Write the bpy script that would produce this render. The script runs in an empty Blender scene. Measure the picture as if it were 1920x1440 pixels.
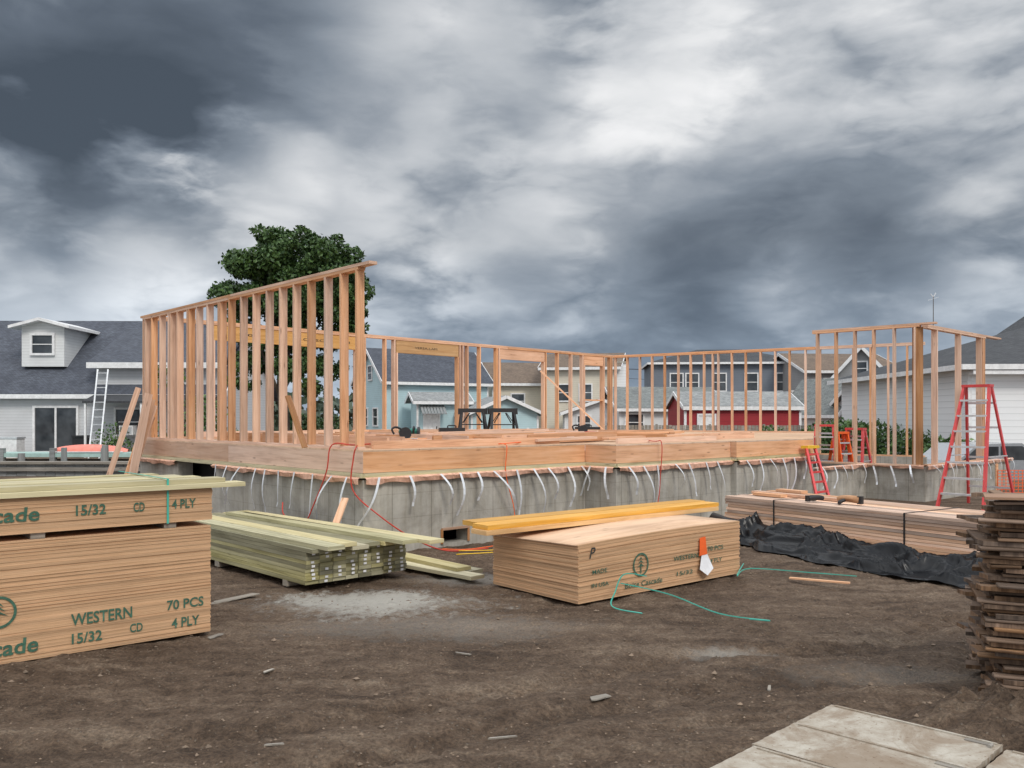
import bpy, math, random
from mathutils import Vector, Matrix, noise
random.seed(7)
R=random.random
def U(a,b): return a+(b-a)*random.random()
scn=bpy.context.scene
COL=scn.collection

# ------------------------------------------------------------ materials
def newmat(name):
    m=bpy.data.materials.new(name); m.use_nodes=True
    nt=m.node_tree; b=nt.nodes['Principled BSDF']; return m,nt,b
def N(nt,t,**kw):
    n=nt.nodes.new(t)
    for k,v in kw.items(): setattr(n,k,v)
    return n
def math_(nt,op,a,b=None):
    n=N(nt,'ShaderNodeMath',operation=op)
    for i,x in enumerate((a,b)):
        if x is None: continue
        if isinstance(x,(int,float)): n.inputs[i].default_value=x
        else: nt.links.new(x,n.inputs[i])
    return n.outputs[0]
def ramp(nt,fac,stops):
    r=N(nt,'ShaderNodeValToRGB'); e=r.color_ramp.elements
    while len(e)<len(stops): e.new(0.5)
    for i,(p,c) in enumerate(stops):
        e[i].position=p; e[i].color=(*c,1)
    nt.links.new(fac,r.inputs[0]); return r.outputs[0]
def mix(nt,fac,a,b,mode='MIX'):
    n=N(nt,'ShaderNodeMix',data_type='RGBA',blend_type=mode)
    for i,x in ((0,fac),(6,a),(7,b)):
        if isinstance(x,(int,float)): n.inputs[i].default_value=x
        elif isinstance(x,tuple): n.inputs[i].default_value=(*x,1)
        else: nt.links.new(x,n.inputs[i])
    return n.outputs[2]
def coords(nt,kind,scale,island=True):
    tc=N(nt,'ShaderNodeTexCoord'); mp=N(nt,'ShaderNodeMapping')
    mp.inputs['Scale'].default_value=scale
    src=tc.outputs[kind]
    rnd=None
    if island:
        g=N(nt,'ShaderNodeNewGeometry'); oi=N(nt,'ShaderNodeObjectInfo')
        s=math_(nt,'FRACT',math_(nt,'ADD',g.outputs['Random Per Island'],oi.outputs['Random']))
        rnd=s
        cb=N(nt,'ShaderNodeCombineXYZ')
        nt.links.new(math_(nt,'MULTIPLY',s,37.3),cb.inputs[0]); nt.links.new(math_(nt,'MULTIPLY',s,71.7),cb.inputs[1]); nt.links.new(math_(nt,'MULTIPLY',s,17.7),cb.inputs[2])
        ad=N(nt,'ShaderNodeVectorMath',operation='ADD'); nt.links.new(src,ad.inputs[0]); nt.links.new(cb.outputs[0],ad.inputs[1]); src=ad.outputs[0]
    nt.links.new(src,mp.inputs[0]); return mp.outputs[0],rnd
def noise_(nt,vec,scale=1,detail=5,rough=.6,dist=0):
    n=N(nt,'ShaderNodeTexNoise'); n.inputs['Scale'].default_value=scale; n.inputs['Detail'].default_value=detail
    n.inputs['Roughness'].default_value=rough; n.inputs['Distortion'].default_value=dist
    nt.links.new(vec,n.inputs['Vector']); return n.outputs['Fac']
def bump_(nt,b,h,strength=.3,dist=.01):
    bp=N(nt,'ShaderNodeBump'); bp.inputs['Strength'].default_value=strength; bp.inputs['Distance'].default_value=dist
    nt.links.new(h,bp.inputs['Height']); nt.links.new(bp.outputs[0],b.inputs['Normal'])
def wood(name,ca,cb,cc,rough=.75,knots=True,var=.35,sc=(1.2,22,22)):
    m,nt,b=newmat(name)
    v,r=coords(nt,'UV',sc)
    n=noise_(nt,v,1,5,.65,.6)
    col=ramp(nt,n,[(.3,ca),(.5,cb),(.72,cc)])
    if knots:
        v2,_=coords(nt,'UV',(2.2,9,9)); vo=N(nt,'ShaderNodeTexVoronoi'); vo.inputs['Scale'].default_value=1; nt.links.new(v2,vo.inputs['Vector'])
        k=ramp(nt,vo.outputs['Distance'],[(.05,(1,1,1)),(.14,(0,0,0))])
        col=mix(nt,math_(nt,'MULTIPLY',k,.6),col,(ca[0]*.35,ca[1]*.3,ca[2]*.3))
    v3,_=coords(nt,'UV',(1.1,1.7,1.7)); big=noise_(nt,v3,1,3,.6)
    f=math_(nt,'ADD',math_(nt,'MULTIPLY',r,var),math_(nt,'MULTIPLY',big,.55))
    f=math_(nt,'ADD',f,1-.5*var-.27-.02)
    hs=N(nt,'ShaderNodeHueSaturation'); nt.links.new(col,hs.inputs['Color']); nt.links.new(f,hs.inputs['Value'])
    nt.links.new(math_(nt,'ADD',math_(nt,'MULTIPLY',math_(nt,'FRACT',math_(nt,'MULTIPLY',r,7.3)),.5),.75),hs.inputs['Saturation'])
    nt.links.new(hs.outputs[0],b.inputs['Base Color']); b.inputs['Roughness'].default_value=rough
    bump_(nt,b,n,.25,.004); return m
def plain(name,c,rough=.6,metal=0,var=.15,scale=6,bump=.1,kind='Object'):
    m,nt,b=newmat(name)
    v,r=coords(nt,kind,(1,1,1))
    n=noise_(nt,v,scale,4,.65)
    lo=tuple(x*(1-var) for x in c); hi=tuple(min(1,x*(1+var)) for x in c)
    nt.links.new(ramp(nt,n,[(.3,lo),(.7,hi)]),b.inputs['Base Color'])
    b.inputs['Roughness'].default_value=rough; b.inputs['Metallic'].default_value=metal
    if bump: bump_(nt,b,n,bump,.01)
    return m
def siding(name,c,pitch=.13,dirt=.13):
    m,nt,b=newmat(name)
    tc=N(nt,'ShaderNodeTexCoord'); sp=N(nt,'ShaderNodeSeparateXYZ'); nt.links.new(tc.outputs['Object'],sp.inputs[0])
    fr=math_(nt,'FRACT',math_(nt,'DIVIDE',sp.outputs[2],pitch))
    line=ramp(nt,fr,[(0,(.6,.6,.6)),(.12,(1,1,1)),(1,(.95,.95,.95))])
    n=noise_(nt,tc.outputs['Object'],.8,5,.65)
    base=ramp(nt,n,[(.3,tuple(x*(1-dirt) for x in c)),(.6,c)])
    nt.links.new(mix(nt,1.0,base,line,'MULTIPLY'),b.inputs['Base Color']); b.inputs['Roughness'].default_value=.6
    return m
def shingle(name,c,sc=3.2):
    m,nt,b=newmat(name)
    v,r=coords(nt,'UV',(1,1,1),False)
    br=N(nt,'ShaderNodeTexBrick'); br.inputs['Scale'].default_value=sc; br.inputs['Mortar Size'].default_value=.02
    br.inputs['Color1'].default_value=(*[x*.75 for x in c],1); br.inputs['Color2'].default_value=(*[x*1.2 for x in c],1); br.inputs['Mortar'].default_value=(*[x*.45 for x in c],1)
    nt.links.new(v,br.inputs['Vector'])
    n=noise_(nt,v,1.3,6,.7); st=ramp(nt,n,[(.3,(.7,.7,.72)),(.7,(1.15,1.15,1.12))])
    nt.links.new(mix(nt,1.0,br.outputs['Color'],st,'MULTIPLY'),b.inputs['Base Color']); b.inputs['Roughness'].default_value=.9
    return m
def leafmat(name,a,bc):
    m,nt,b=newmat(name)
    g=N(nt,'ShaderNodeNewGeometry')
    nt.links.new(ramp(nt,g.outputs['Random Per Island'],[(0,a),(1,bc)]),b.inputs['Base Color']); b.inputs['Roughness'].default_value=.55
    return m

M={}
M['stud']=wood('framing_lumber',(.47,.26,.16),(.66,.405,.265),(.75,.505,.355))
M['rim']=wood('rim_lumber',(.5,.28,.17),(.67,.41,.265),(.73,.48,.34))
M['pile']=wood('stacked_lumber',(.5,.29,.19),(.72,.48,.34),(.82,.59,.45),var=.8)
M['old']=wood('rough_post',(.25,.11,.05),(.38,.2,.1),(.46,.27,.16))
M['treated']=wood('treated_lumber',(.2,.18,.09),(.32,.295,.165),(.43,.4,.245),var=.7)
M['tside']=wood('treated_lumber_pale',(.36,.31,.165),(.5,.44,.26),(.6,.54,.35),var=.5)
M['lvl']=wood('laminated_beam',(.5,.25,.06),(.66,.37,.11),(.73,.45,.16),knots=False,rough=.5)
M['hdr']=wood('header_beam_wood',(.42,.22,.07),(.55,.31,.11),(.62,.39,.17),knots=False,rough=.6)
M['sheet']=wood('plywood_face',(.48,.31,.2),(.62,.42,.28),(.68,.49,.34),sc=(1,6,6))
M['weather']=wood('weathered_board',(.06,.034,.02),(.16,.098,.06),(.31,.2,.13),var=.9)
M['grayboard']=wood('grey_board',(.17,.15,.125),(.28,.25,.21),(.38,.345,.3))
def plyedge():
    m,nt,b=newmat('plywood_edge')
    v,r=coords(nt,'UV',(2.6,260,260)); n=noise_(nt,v,1,4,.72,.2)
    col=ramp(nt,n,[(.28,(.27,.14,.07)),(.42,(.54,.325,.175)),(.6,(.64,.405,.235)),(.75,(.7,.475,.3))])
    v2,_=coords(nt,'UV',(1.3,.5,.5),False); big=noise_(nt,v2,1,5,.6)
    f=math_(nt,'ADD',math_(nt,'MULTIPLY',r,.24),math_(nt,'ADD',math_(nt,'MULTIPLY',big,.4),.66))
    hs=N(nt,'ShaderNodeHueSaturation'); nt.links.new(col,hs.inputs['Color']); nt.links.new(f,hs.inputs['Value'])
    nt.links.new(hs.outputs[0],b.inputs['Base Color']); b.inputs['Roughness'].default_value=.85; bump_(nt,b,n,.4,.004); return m
M['plyedge']=plyedge()
def concrete():
    m,nt,b=newmat('poured_concrete')
    v,_=coords(nt,'UV',(1,1,1),False)
    n=noise_(nt,v,1.6,8,.7,.4); col=ramp(nt,n,[(.25,(.23,.215,.185)),(.45,(.38,.36,.32)),(.7,(.53,.505,.45))])
    v2,_=coords(nt,'UV',(5,.7,1),False); s=noise_(nt,v2,1,5,.7); st=ramp(nt,s,[(.35,(.74,.72,.68)),(.6,(1,1,1))])
    col=mix(nt,1.0,col,st,'MULTIPLY')
    sp=N(nt,'ShaderNodeSeparateXYZ'); nt.links.new(v,sp.inputs[0])
    fr=math_(nt,'FRACT',math_(nt,'DIVIDE',sp.outputs[0],.61)); ln=ramp(nt,fr,[(0,(.42,.4,.38)),(.025,(1,1,1)),(1,(1,1,1))])
    fz=math_(nt,'FRACT',math_(nt,'DIVIDE',math_(nt,'ADD',sp.outputs[1],.5),.305)); lz=ramp(nt,fz,[(0,(.68,.67,.65)),(.04,(1,1,1)),(1,(1,1,1))])
    col=mix(nt,1.0,col,ln,'MULTIPLY'); col=mix(nt,.8,col,lz,'MULTIPLY')
    nt.links.new(col,b.inputs['Base Color']); b.inputs['Roughness'].default_value=.9; bump_(nt,b,n,.3,.02); return m
M['conc']=concrete()
M['steel']=plain('galvanised_steel',(.74,.76,.78),.4,.35)
M['alu']=plain('aluminium',(.7,.71,.72),.4,.6)
M['copper']=plain('copper_flashing',(.85,.48,.35),.38,.25,.3)
M['black']=plain('black_plastic',(.015,.015,.017),.5)
M['tarp']=plain('black_tarp',(.006,.0062,.0075),.3,0,.4,3,.2)
M['tarp'].node_tree.nodes['Principled BSDF'].inputs['Specular IOR Level'].default_value=.28
M['shade']=plain('painted_dark_shade',(.012,.011,.01),.9)  # near-black colour stands in for the shade under the deck
M['white']=plain('white_paint',(.78,.78,.78),.5)
M['red']=plain('red_fibreglass',(.62,.06,.06),.4)
M['yellow']=plain('yellow_plastic',(.8,.5,.03),.4)
M['orange']=plain('orange_plastic',(.85,.13,.02),.5)
M['hose']=plain('red_hose',(.5,.05,.03),.4)
M['teal']=plain('green_strapping',(.06,.42,.33),.35)
M['greenink']=plain('green_ink',(.05,.13,.085),.8,0,.3,30)
M['darkink']=plain('dark_ink',(.04,.04,.035),.8,0,.3,30)
M['paper']=plain('paper_tag',(.78,.78,.8),.6)
M['kayak']=plain('faded_red_hull',(.8,.24,.18),.45)
M['dockteal']=plain('pale_green_deck',(.36,.5,.46),.8,0,.2,3)
M['dockgray']=wood('dock_timber',(.15,.155,.15),(.25,.255,.25),(.36,.365,.36))
M['brick']=plain('red_brick',(.25,.09,.06),.9,0,.4,12)
M['wbrick']=siding('white_brick',(.86,.87,.88),.2,.03)
M['grass']=plain('green_tool_plastic',(.01,.16,.12),.4)
def glass():
    m,nt,b=newmat('window_glass'); tc=N(nt,'ShaderNodeTexCoord')
    n=noise_(nt,tc.outputs['Object'],.9,3,.6); nt.links.new(ramp(nt,n,[(.35,(.02,.025,.03)),(.7,(.1,.11,.12))]),b.inputs['Base Color']); b.inputs['Roughness'].default_value=.08; return m
M['glass']=glass()
def slab():
    m,nt,b=newmat('whitewashed_panel'); v,_=coords(nt,'Object',(1,1,1))
    n=noise_(nt,v,5,9,.74,.2); col=ramp(nt,n,[(.3,(.2,.145,.1)),(.43,(.34,.29,.23)),(.58,(.44,.4,.335)),(.75,(.52,.485,.42))])
    n2=noise_(nt,v,2.2,8,.74,.8); col=mix(nt,math_(nt,'MULTIPLY',ramp(nt,n2,[(.46,(0,0,0)),(.58,(1,1,1))]),.7),col,(.22,.155,.1))
    n3=noise_(nt,v,38,4,.7); col=mix(nt,ramp(nt,n3,[(.6,(0,0,0)),(.7,(1,1,1))]),col,(.16,.1,.06))
    nt.links.new(col,b.inputs['Base Color']); b.inputs['Roughness'].default_value=.85; bump_(nt,b,n,.4,.01); return m
M['slab']=slab()
def ground():
    m,nt,b=newmat('bare_dirt')
    g=N(nt,'ShaderNodeNewGeometry'); P=g.outputs['Position']
    mp=N(nt,'ShaderNodeMapping'); nt.links.new(P,mp.inputs[0]); mp.inputs['Rotation'].default_value=(0,0,math.radians(-24)); mp.inputs['Scale'].default_value=(.5,2.8,1)
    n1=noise_(nt,P,.9,8,.65,.3); n2=noise_(nt,P,9,8,.76,.2); n3=noise_(nt,P,52,4,.65); n4=noise_(nt,mp.outputs[0],1.2,8,.68,.8)
    f=math_(nt,'ADD',math_(nt,'MULTIPLY',n1,.26),math_(nt,'MULTIPLY',n2,.34)); f=math_(nt,'ADD',f,math_(nt,'MULTIPLY',n4,.40))
    col=ramp(nt,f,[(.38,(.055,.034,.021)),(.45,(.105,.069,.045)),(.51,(.165,.113,.077)),(.575,(.245,.18,.127)),(.65,(.34,.268,.2))])
    col=mix(nt,1.0,col,ramp(nt,n3,[(.33,(.62,.6,.58)),(.5,(1,1,1)),(.66,(1.4,1.37,1.32))]),'MULTIPLY')
    vo=N(nt,'ShaderNodeTexVoronoi'); vo.inputs['Scale'].default_value=34; nt.links.new(P,vo.inputs['Vector'])
    sep=N(nt,'ShaderNodeSeparateColor'); nt.links.new(vo.outputs['Color'],sep.inputs[0])
    pk=math_(nt,'MULTIPLY',ramp(nt,vo.outputs['Distance'],[(.18,(1,1,1)),(.32,(0,0,0))]),ramp(nt,sep.outputs[0],[(.76,(0,0,0)),(.84,(1,1,1))]))
    col=mix(nt,math_(nt,'MULTIPLY',pk,.55),col,(.33,.27,.205))
    for (cx,cy,rx,ry,a0,st) in ((-1.2,7.75,1.2,.62,.3,.85),(-1.35,7.95,.8,.35,.5,.8),(1.55,6.15,.45,.16,.25,.5),(-.1,8.9,1.2,.35,.25,.5),(-.7,6.9,1.5,.5,.25,.25),(2.6,5.6,.9,.25,.25,.2)):
        sub=N(nt,'ShaderNodeVectorMath',operation='SUBTRACT'); nt.links.new(P,sub.inputs[0]); sub.inputs[1].default_value=(cx,cy,0)
        dv=N(nt,'ShaderNodeVectorMath',operation='DIVIDE'); nt.links.new(sub.outputs[0],dv.inputs[0]); dv.inputs[1].default_value=(rx,ry,50)
        ln=N(nt,'ShaderNodeVectorMath',operation='LENGTH'); nt.links.new(dv.outputs[0],ln.inputs[0])
        q=math_(nt,'ADD',ln.outputs['Value'],math_(nt,'MULTIPLY',math_(nt,'SUBTRACT',n2,.5),2.4)); q=math_(nt,'ADD',q,math_(nt,'MULTIPLY',math_(nt,'SUBTRACT',n1,.5),1.5))
        k=ramp(nt,q,[(a0,(1,1,1)),(1.05,(0,0,0))])
        col=mix(nt,math_(nt,'MULTIPLY',k,st),col,(.55,.52,.46))
    nt.links.new(col,b.inputs['Base Color'])
    nt.links.new(math_(nt,'ADD',math_(nt,'MULTIPLY',n4,.4),.62),b.inputs['Roughness']); b.inputs['Specular IOR Level'].default_value=.3
    bump_(nt,b,math_(nt,'ADD',math_(nt,'ADD',n2,math_(nt,'MULTIPLY',n3,.35)),math_(nt,'MULTIPLY',pk,.25)),1.0,.075); return m
M['ground']=ground()
M['stone']=plain('pebble',(.21,.155,.11),.9,0,.6,2,.2)
M['leaf']=leafmat('tree_leaves',(.018,.05,.012),(.075,.145,.032))
M['shrub']=leafmat('shrub_leaves',(.03,.08,.02),(.11,.19,.05))
M['far']=leafmat('far_foliage',(.03,.05,.03),(.07,.1,.06))
M['bark']=plain('bark',(.1,.075,.055),.95,0,.4,8,.6)
M['water']=plain('canal_water',(.05,.07,.07),.12)
S_gray=siding('grey_siding',(.66,.67,.685)); S_blue=siding('pale_blue_siding',(.5,.68,.72)); S_beige=siding('beige_siding',(.72,.66,.54))
S_navy=siding('slate_blue_siding',(.17,.195,.235)); S_dgray=siding('dark_grey_siding',(.34,.34,.345)); S_red=siding('barn_red',(.33,.02,.028),.3); S_white=siding('white_siding',(.76,.77,.77))
R_dark=shingle('blue_grey_shingles',(.085,.095,.12)); R_blk=shingle('charcoal_shingles',(.065,.068,.075)); R_br=shingle('brown_shingles',(.19,.14,.105)); R_lt=shingle('pale_shingles',(.3,.31,.31)); R_dg=shingle('green_grey_shingles',(.21,.225,.22))

# ------------------------------------------------------------ mesh builder
class MB:
    def __init__(s): s.v=[]; s.f=[]; s.uv=[]
    def quad(s,pts,uvs=None):
        i=len(s.v); s.v+= [Vector(p) for p in pts]; s.f.append(tuple(range(i,i+len(pts))))
        if uvs is None:
            p0=s.v[i]; ex=(s.v[i+1]-p0); L=ex.length or 1; ex=ex/L
            n=ex.cross(s.v[i+2]-p0); n=n.normalized() if n.length else Vector((0,0,1)); ey=n.cross(ex)
            uvs=[((q-p0).dot(ex),(q-p0).dot(ey)) for q in s.v[i:]]
        s.uv+=uvs
    def hexa(s,c,ax,ay,az,uo=(0,0)):
        c=Vector(c); i=len(s.v)
        for sx in(-1,1):
            for sy in(-1,1):
                for sz in(-1,1): s.v.append(c+ax*sx+ay*sy+az*sz)
        X,Y,Z=ax.length,ay.length,az.length
        L=lambda k:((1 if k&4 else -1)*X,(1 if k&2 else -1)*Y,(1 if k&1 else -1)*Z)
        for f,(a,b) in (((0,1,3,2),(1,2)),((4,6,7,5),(1,2)),((0,4,5,1),(0,2)),((2,3,7,6),(0,2)),((0,2,6,4),(0,1)),((1,5,7,3),(0,1))):
            s.f.append(tuple(i+k for k in f)); s.uv+=[(L(k)[a]+uo[0],L(k)[b]+uo[1]) for k in f]
    def box(s,x0,x1,y0,y1,z0,z1):
        s.hexa(((x0+x1)/2,(y0+y1)/2,(z0+z1)/2),Vector(((x1-x0)/2,0,0)),Vector((0,(y1-y0)/2,0)),Vector((0,0,(z1-z0)/2)),((x0+x1)/2,(z0+z1)/2))
    def beam(s,p,q,w,t,up=None,roll=0,uo=(0,0)):
        p=Vector(p);q=Vector(q); d=q-p; ax=d/2; dn=d.normalized()
        up=Vector(up) if up is not None else Vector((0,0,1))
        if abs(dn.dot(up))>.98: up=Vector((0,1,0))
        side=dn.cross(up).normalized(); u2=side.cross(dn).normalized()
        if roll:
            m=Matrix.Rotation(roll,3,dn); side=m@side; u2=m@u2
        s.hexa((p+q)/2,ax,side*w/2,u2*t/2,uo)
    def tube(s,pts,r,n=6,r2=None,smooth=True):
        P=[Vector(p) for p in pts]
        if smooth and len(P)>2:
            Q=[]
            for i in range(len(P)-1):
                a=P[max(i-1,0)];b=P[i];c=P[i+1];d=P[min(i+2,len(P)-1)]
                for k in range(6):
                    t=k/6; Q.append(.5*((2*b)+(c-a)*t+(2*a-5*b+4*c-d)*t*t+(3*b-a-3*c+d)*t**3))
            Q.append(P[-1]); P=Q
        base=len(s.v); m=len(P)
        for i,p in enumerate(P):
            d=(P[min(i+1,m-1)]-P[max(i-1,0)]).normalized()
            a=d.orthogonal().normalized() if i==0 else (prev-d*prev.dot(d)).normalized()
            prev=a; b=d.cross(a); rr=r if r2 is None else r+(r2-r)*i/(m-1)
            for k in range(n):
                an=2*math.pi*k/n; s.v.append(p+(a*math.cos(an)+b*math.sin(an))*rr)
        for i in range(m-1):
            for k in range(n):
                f=(base+i*n+k,base+i*n+(k+1)%n,base+(i+1)*n+(k+1)%n,base+(i+1)*n+k)
                s.f.append(f); s.uv+=[(i*.1,k*.02)]*4
        s.f.append(tuple(base+k for k in reversed(range(n)))); s.uv+=[(0,0)]*n
        s.f.append(tuple(base+(m-1)*n+k for k in range(n))); s.uv+=[(0,0)]*n
    def prism(s,poly,vec):
        poly=[Vector(p) for p in poly]; vec=Vector(vec); low=[p+vec for p in poly]
        s.quad(poly); s.quad(low[::-1]); n=len(poly)
        for i in range(n):
            j=(i+1)%n; s.quad([poly[i],low[i],low[j],poly[j]])
    def obj(s,name,mat,parent=None,base=(0,0,0),label=None,cat=None,group=None,smooth=False,kind=None,rel=False):
        base=Vector(base); me=bpy.data.meshes.new(name)
        me.from_pydata([tuple(v if rel else v-base) for v in s.v],[],s.f)
        ul=me.uv_layers.new(name='UVMap')
        flat=[c for uv in s.uv for c in uv]
        if len(flat)==2*len(me.loops): ul.data.foreach_set('uv',flat)
        me.materials.append(M[mat] if isinstance(mat,str) else mat)
        if smooth: me.polygons.foreach_set('use_smooth',[True]*len(me.polygons))
        me.update(); o=bpy.data.objects.new(name,me); COL.objects.link(o)
        if parent is None: o.location=base
        else: o.parent=parent
        if label: o['label']=label
        if cat: o['category']=cat
        if group: o['group']=group
        if kind: o['kind']=kind
        return o
def thing(name,label,cat,loc,rot=0,group=None):
    e=bpy.data.objects.new(name,None); COL.objects.link(e); e.location=loc; e.rotation_euler=(0,0,rot); e.empty_display_size=.2
    e['label']=label; e['category']=cat
    if group: e['group']=group
    return e

# ------------------------------------------------------------ camera
H=1.67
cd=bpy.data.cameras.new('camera'); cam=bpy.data.objects.new('camera',cd); COL.objects.link(cam); scn.camera=cam
cam.location=(0,0,H); cam.rotation_euler=(math.radians(90),0,0); cd.sensor_width=36; cd.lens=29.96; cd.shift_y=64/1920; cd.clip_end=3000; cd.clip_start=.05

# ------------------------------------------------------------ ground
def axis(lo,hi,step,far):
    a=[]; x=lo
    while x<=hi+1e-6: a.append(x); x+=step
    s=step; x=hi
    while x<far: s*=1.35; x+=s; a.append(min(x,far))
    s=step; x=lo; b=[]
    while x>-far: s*=1.35; x-=s; b.append(max(x,-far))
    return b[::-1]+a
xs=axis(-5,7,.034,900); ys=axis(2.2,12.5,.034,900)
gb=bpy.data.meshes.new('ground'); gv=[];gf=[]
def gh(x,y):
    f=max(0,1-max(abs(x-1)-6,0)/3)*max(0,1-max(abs(y-7)-5.5,0)/3)
    if f<=0: return 0
    v=Vector((x,y,0))
    h=noise.fractal(v*1.1,1,2,4)*.026+noise.fractal(v*4.5,1,2,4)*.02+(.5-abs(noise.noise(v*11)))*.025-.0125+noise.noise(v*24)*.008
    t=x*.42-y*.9+noise.noise(v*.6)*.5
    for c in (-4.1,-4.75,-3.1,-2.5):
        q=(t-c)/.13
        h+=(-.04*math.exp(-q*q)+.026*math.exp(-(abs(q)-1.8)**2))*(.75+.5*noise.noise(v*3))
        if abs(q)<1: h+=.01*math.sin((x*.9+y*.42)*45)
    return h*f-.012
for y in ys:
    for x in xs: gv.append((x,y,gh(x,y)))
nx=len(xs)
for j in range(len(ys)-1):
    for i in range(nx-1): a=j*nx+i; gf.append((a,a+1,a+nx+1,a+nx))
gb.from_pydata(gv,[],gf); gb.materials.append(M['ground']); gb.polygons.foreach_set('use_smooth',[True]*len(gb.polygons))
go=bpy.data.objects.new('ground',gb); COL.objects.link(go); go['kind']='structure'
pb=MB()
def pebble(x,y,r,z=None):
    c=Vector((x,y,(gh(x,y) if z is None else z)+r*.25)); k=len(pb.v)
    for d in ((1,0,0),(0,1,0),(-1,0,0),(0,-1,0),(0,0,.7),(0,0,-.7)): pb.v.append(c+Vector([q*r*U(.6,1.3) for q in d]))
    for f in ((0,1,4),(1,2,4),(2,3,4),(3,0,4),(1,0,5),(2,1,5),(3,2,5),(0,3,5)): pb.f.append(tuple(k+q for q in f)); pb.uv+=[(0,0)]*3
for i in range(6500):
    y=2.8+(R()**.8)*9; x=U(-.62,.62)*y; 
    pebble(x,y,U(.003,.01) if R()<.97 else U(.01,.022))
for i in range(160):
    a=U(0,6.28); q=R()**.7; pebble(2.72+math.cos(a)*q*.55,4.6+math.sin(a)*q*.45,U(.006,.024),.03+.1*(1-q))
pb.obj('gravel','stone',kind='stuff',label='small stones and clods scattered over the brown dirt',cat='gravel')
for i,(x,y,l,w,a) in enumerate(((.52,5.05,.13,.06,.3),(-2.6,7.9,.5,.12,.5),(-2.3,6.6,.14,.05,1.),(.15,9.3,.4,.09,2),(1.15,3.75,.05,.03,1),(-1.7,3.9,.12,.02,2.2),(-.05,4.5,.16,.012,.2),(1.6,5.3,.1,.02,1.2),(-3.1,8.2,.4,.1,2.6),(-.35,6.1,.12,.015,2.9),(-1.6,5.6,.08,.025,.8),(-1.2,4.3,.1,.012,.1))):
    b=MB(); d=Vector((math.cos(a),math.sin(a),U(.0,.12)))*l/2; c=Vector((x,y,gh(x,y)+.014)); n=Vector((-d.y,d.x,0)).normalized()*w/2
    b.prism([c-d-n,c-d*.6-n*1.2,c+d-n*.5,c+d*.8+n,c-d*.8+n*.8],(0,0,-.008))
    b.obj('wood_scrap','grayboard',base=c,label='small splintered wood scrap lying on the dirt',cat='wood scrap',group='wood scraps on the dirt')

# ------------------------------------------------------------ plywood stacks
def sheets(mb,L,W,z0,n,th,jit=.004,curve=None,seg=1):
    for i in range(n):
        ox=U(-jit,jit);oy=U(-jit,jit); za=z0+i*th; zb=za+th*.95
        if curve is None:
            mb.box(ox,L+ox,oy,W+oy,za,zb)
        else:
            xs_=[L*k/seg for k in range(seg+1)]; k0=len(mb.v)
            for x in xs_:
                for (y,z) in ((oy,za),(W+oy,za),(W+oy,zb),(oy,zb)): mb.v.append(Vector((x+ox,y,curve(x,y,z))))
            for k in range(seg):
                for a in range(4):
                    bb=(a+1)%4; f=(k0+k*4+a,k0+k*4+bb,k0+(k+1)*4+bb,k0+(k+1)*4+a); mb.f.append(f)
                    if a in(1,3): mb.uv+=[(xs_[k],za if a==1 else zb),(xs_[k],zb if a==1 else za),(xs_[k+1],zb if a==1 else za),(xs_[k+1],za if a==1 else zb)]
                    else: mb.uv+=[(xs_[k],0),(xs_[k],W),(xs_[k+1],W),(xs_[k+1],0)]
            mb.f.append((k0+3,k0+2,k0+1,k0)); mb.uv+=[(0,zb),(W,zb),(W,za),(0,za)]
            q=k0+seg*4; mb.f.append((q,q+1,q+2,q+3)); mb.uv+=[(0,za),(W,za),(W,zb),(0,zb)]
def textpart(txt,x0,x1,z0,z1,parent,mat='greenink',y=-.009,name='printed_lettering',bend=None,shear=0,bold=.02):
    cu=bpy.data.curves.new('t','FONT'); cu.body=txt; cu.offset=bold; cu.resolution_u=3; cu.shear=shear
    t=bpy.data.objects.new('t',cu); COL.objects.link(t); bpy.context.view_layer.update()
    me=bpy.data.meshes.new_from_object(t.evaluated_get(bpy.context.evaluated_depsgraph_get()))
    bpy.data.objects.remove(t); 
    vx=[v.co.x for v in me.vertices]; vy=[v.co.y for v in me.vertices]
    a,b_,c,d=min(vx),max(vx),min(vy),max(vy)
    for v in me.vertices:
        X=x0+(v.co.x-a)/(b_-a)*(x1-x0); Z=z0+(v.co.y-c)/(d-c)*(z1-z0)
        if bend: Z=bend(X,0,Z)
        v.co=Vector((X,y,Z))
    me.materials.clear(); me.materials.append(M[mat]); me.name=name
    o=bpy.data.objects.new(name,me); COL.objects.link(o); o.parent=parent; return o
def logo(cx,cz,r,parent,bend=None,y=-.009):
    b=MB(); f=(lambda X,Z: Vector((X,y,bend(X,0,Z) if bend else Z)))
    n=28
    for i in range(n):
        a=2*math.pi*i/n; c=2*math.pi*(i+1)/n
        b.quad([f(cx+r*math.cos(a),cz+r*math.sin(a)),f(cx+r*math.cos(c),cz+r*math.sin(c)),f(cx+.84*r*math.cos(c),cz+.84*r*math.sin(c)),f(cx+.84*r*math.cos(a),cz+.84*r*math.sin(a))])
    for k,(zt,w) in enumerate(((.68,.3),(.4,.42),(.1,.56))):
        b.quad([f(cx,cz+r*zt),f(cx-w*r,cz+r*(zt-.38)),f(cx,cz+r*(zt-.16))]); b.quad([f(cx,cz+r*zt),f(cx,cz+r*(zt-.16)),f(cx+w*r,cz+r*(zt-.38))])
    b.quad([f(cx-.07*r,cz-.75*r),f(cx+.07*r,cz-.75*r),f(cx+.07*r,cz+.1*r),f(cx-.07*r,cz+.1*r)])
    b.obj('printed_tree_emblem','greenink',parent,rel=True)
def rotz(dx,dy): return math.atan2(dy,dx)
la=rotz(.768,.641)
ps=thing('plywood_stack','tall plywood bundle with green printed lettering standing on dirt','plywood stack',(-4.23,5.10,0),la)
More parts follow.
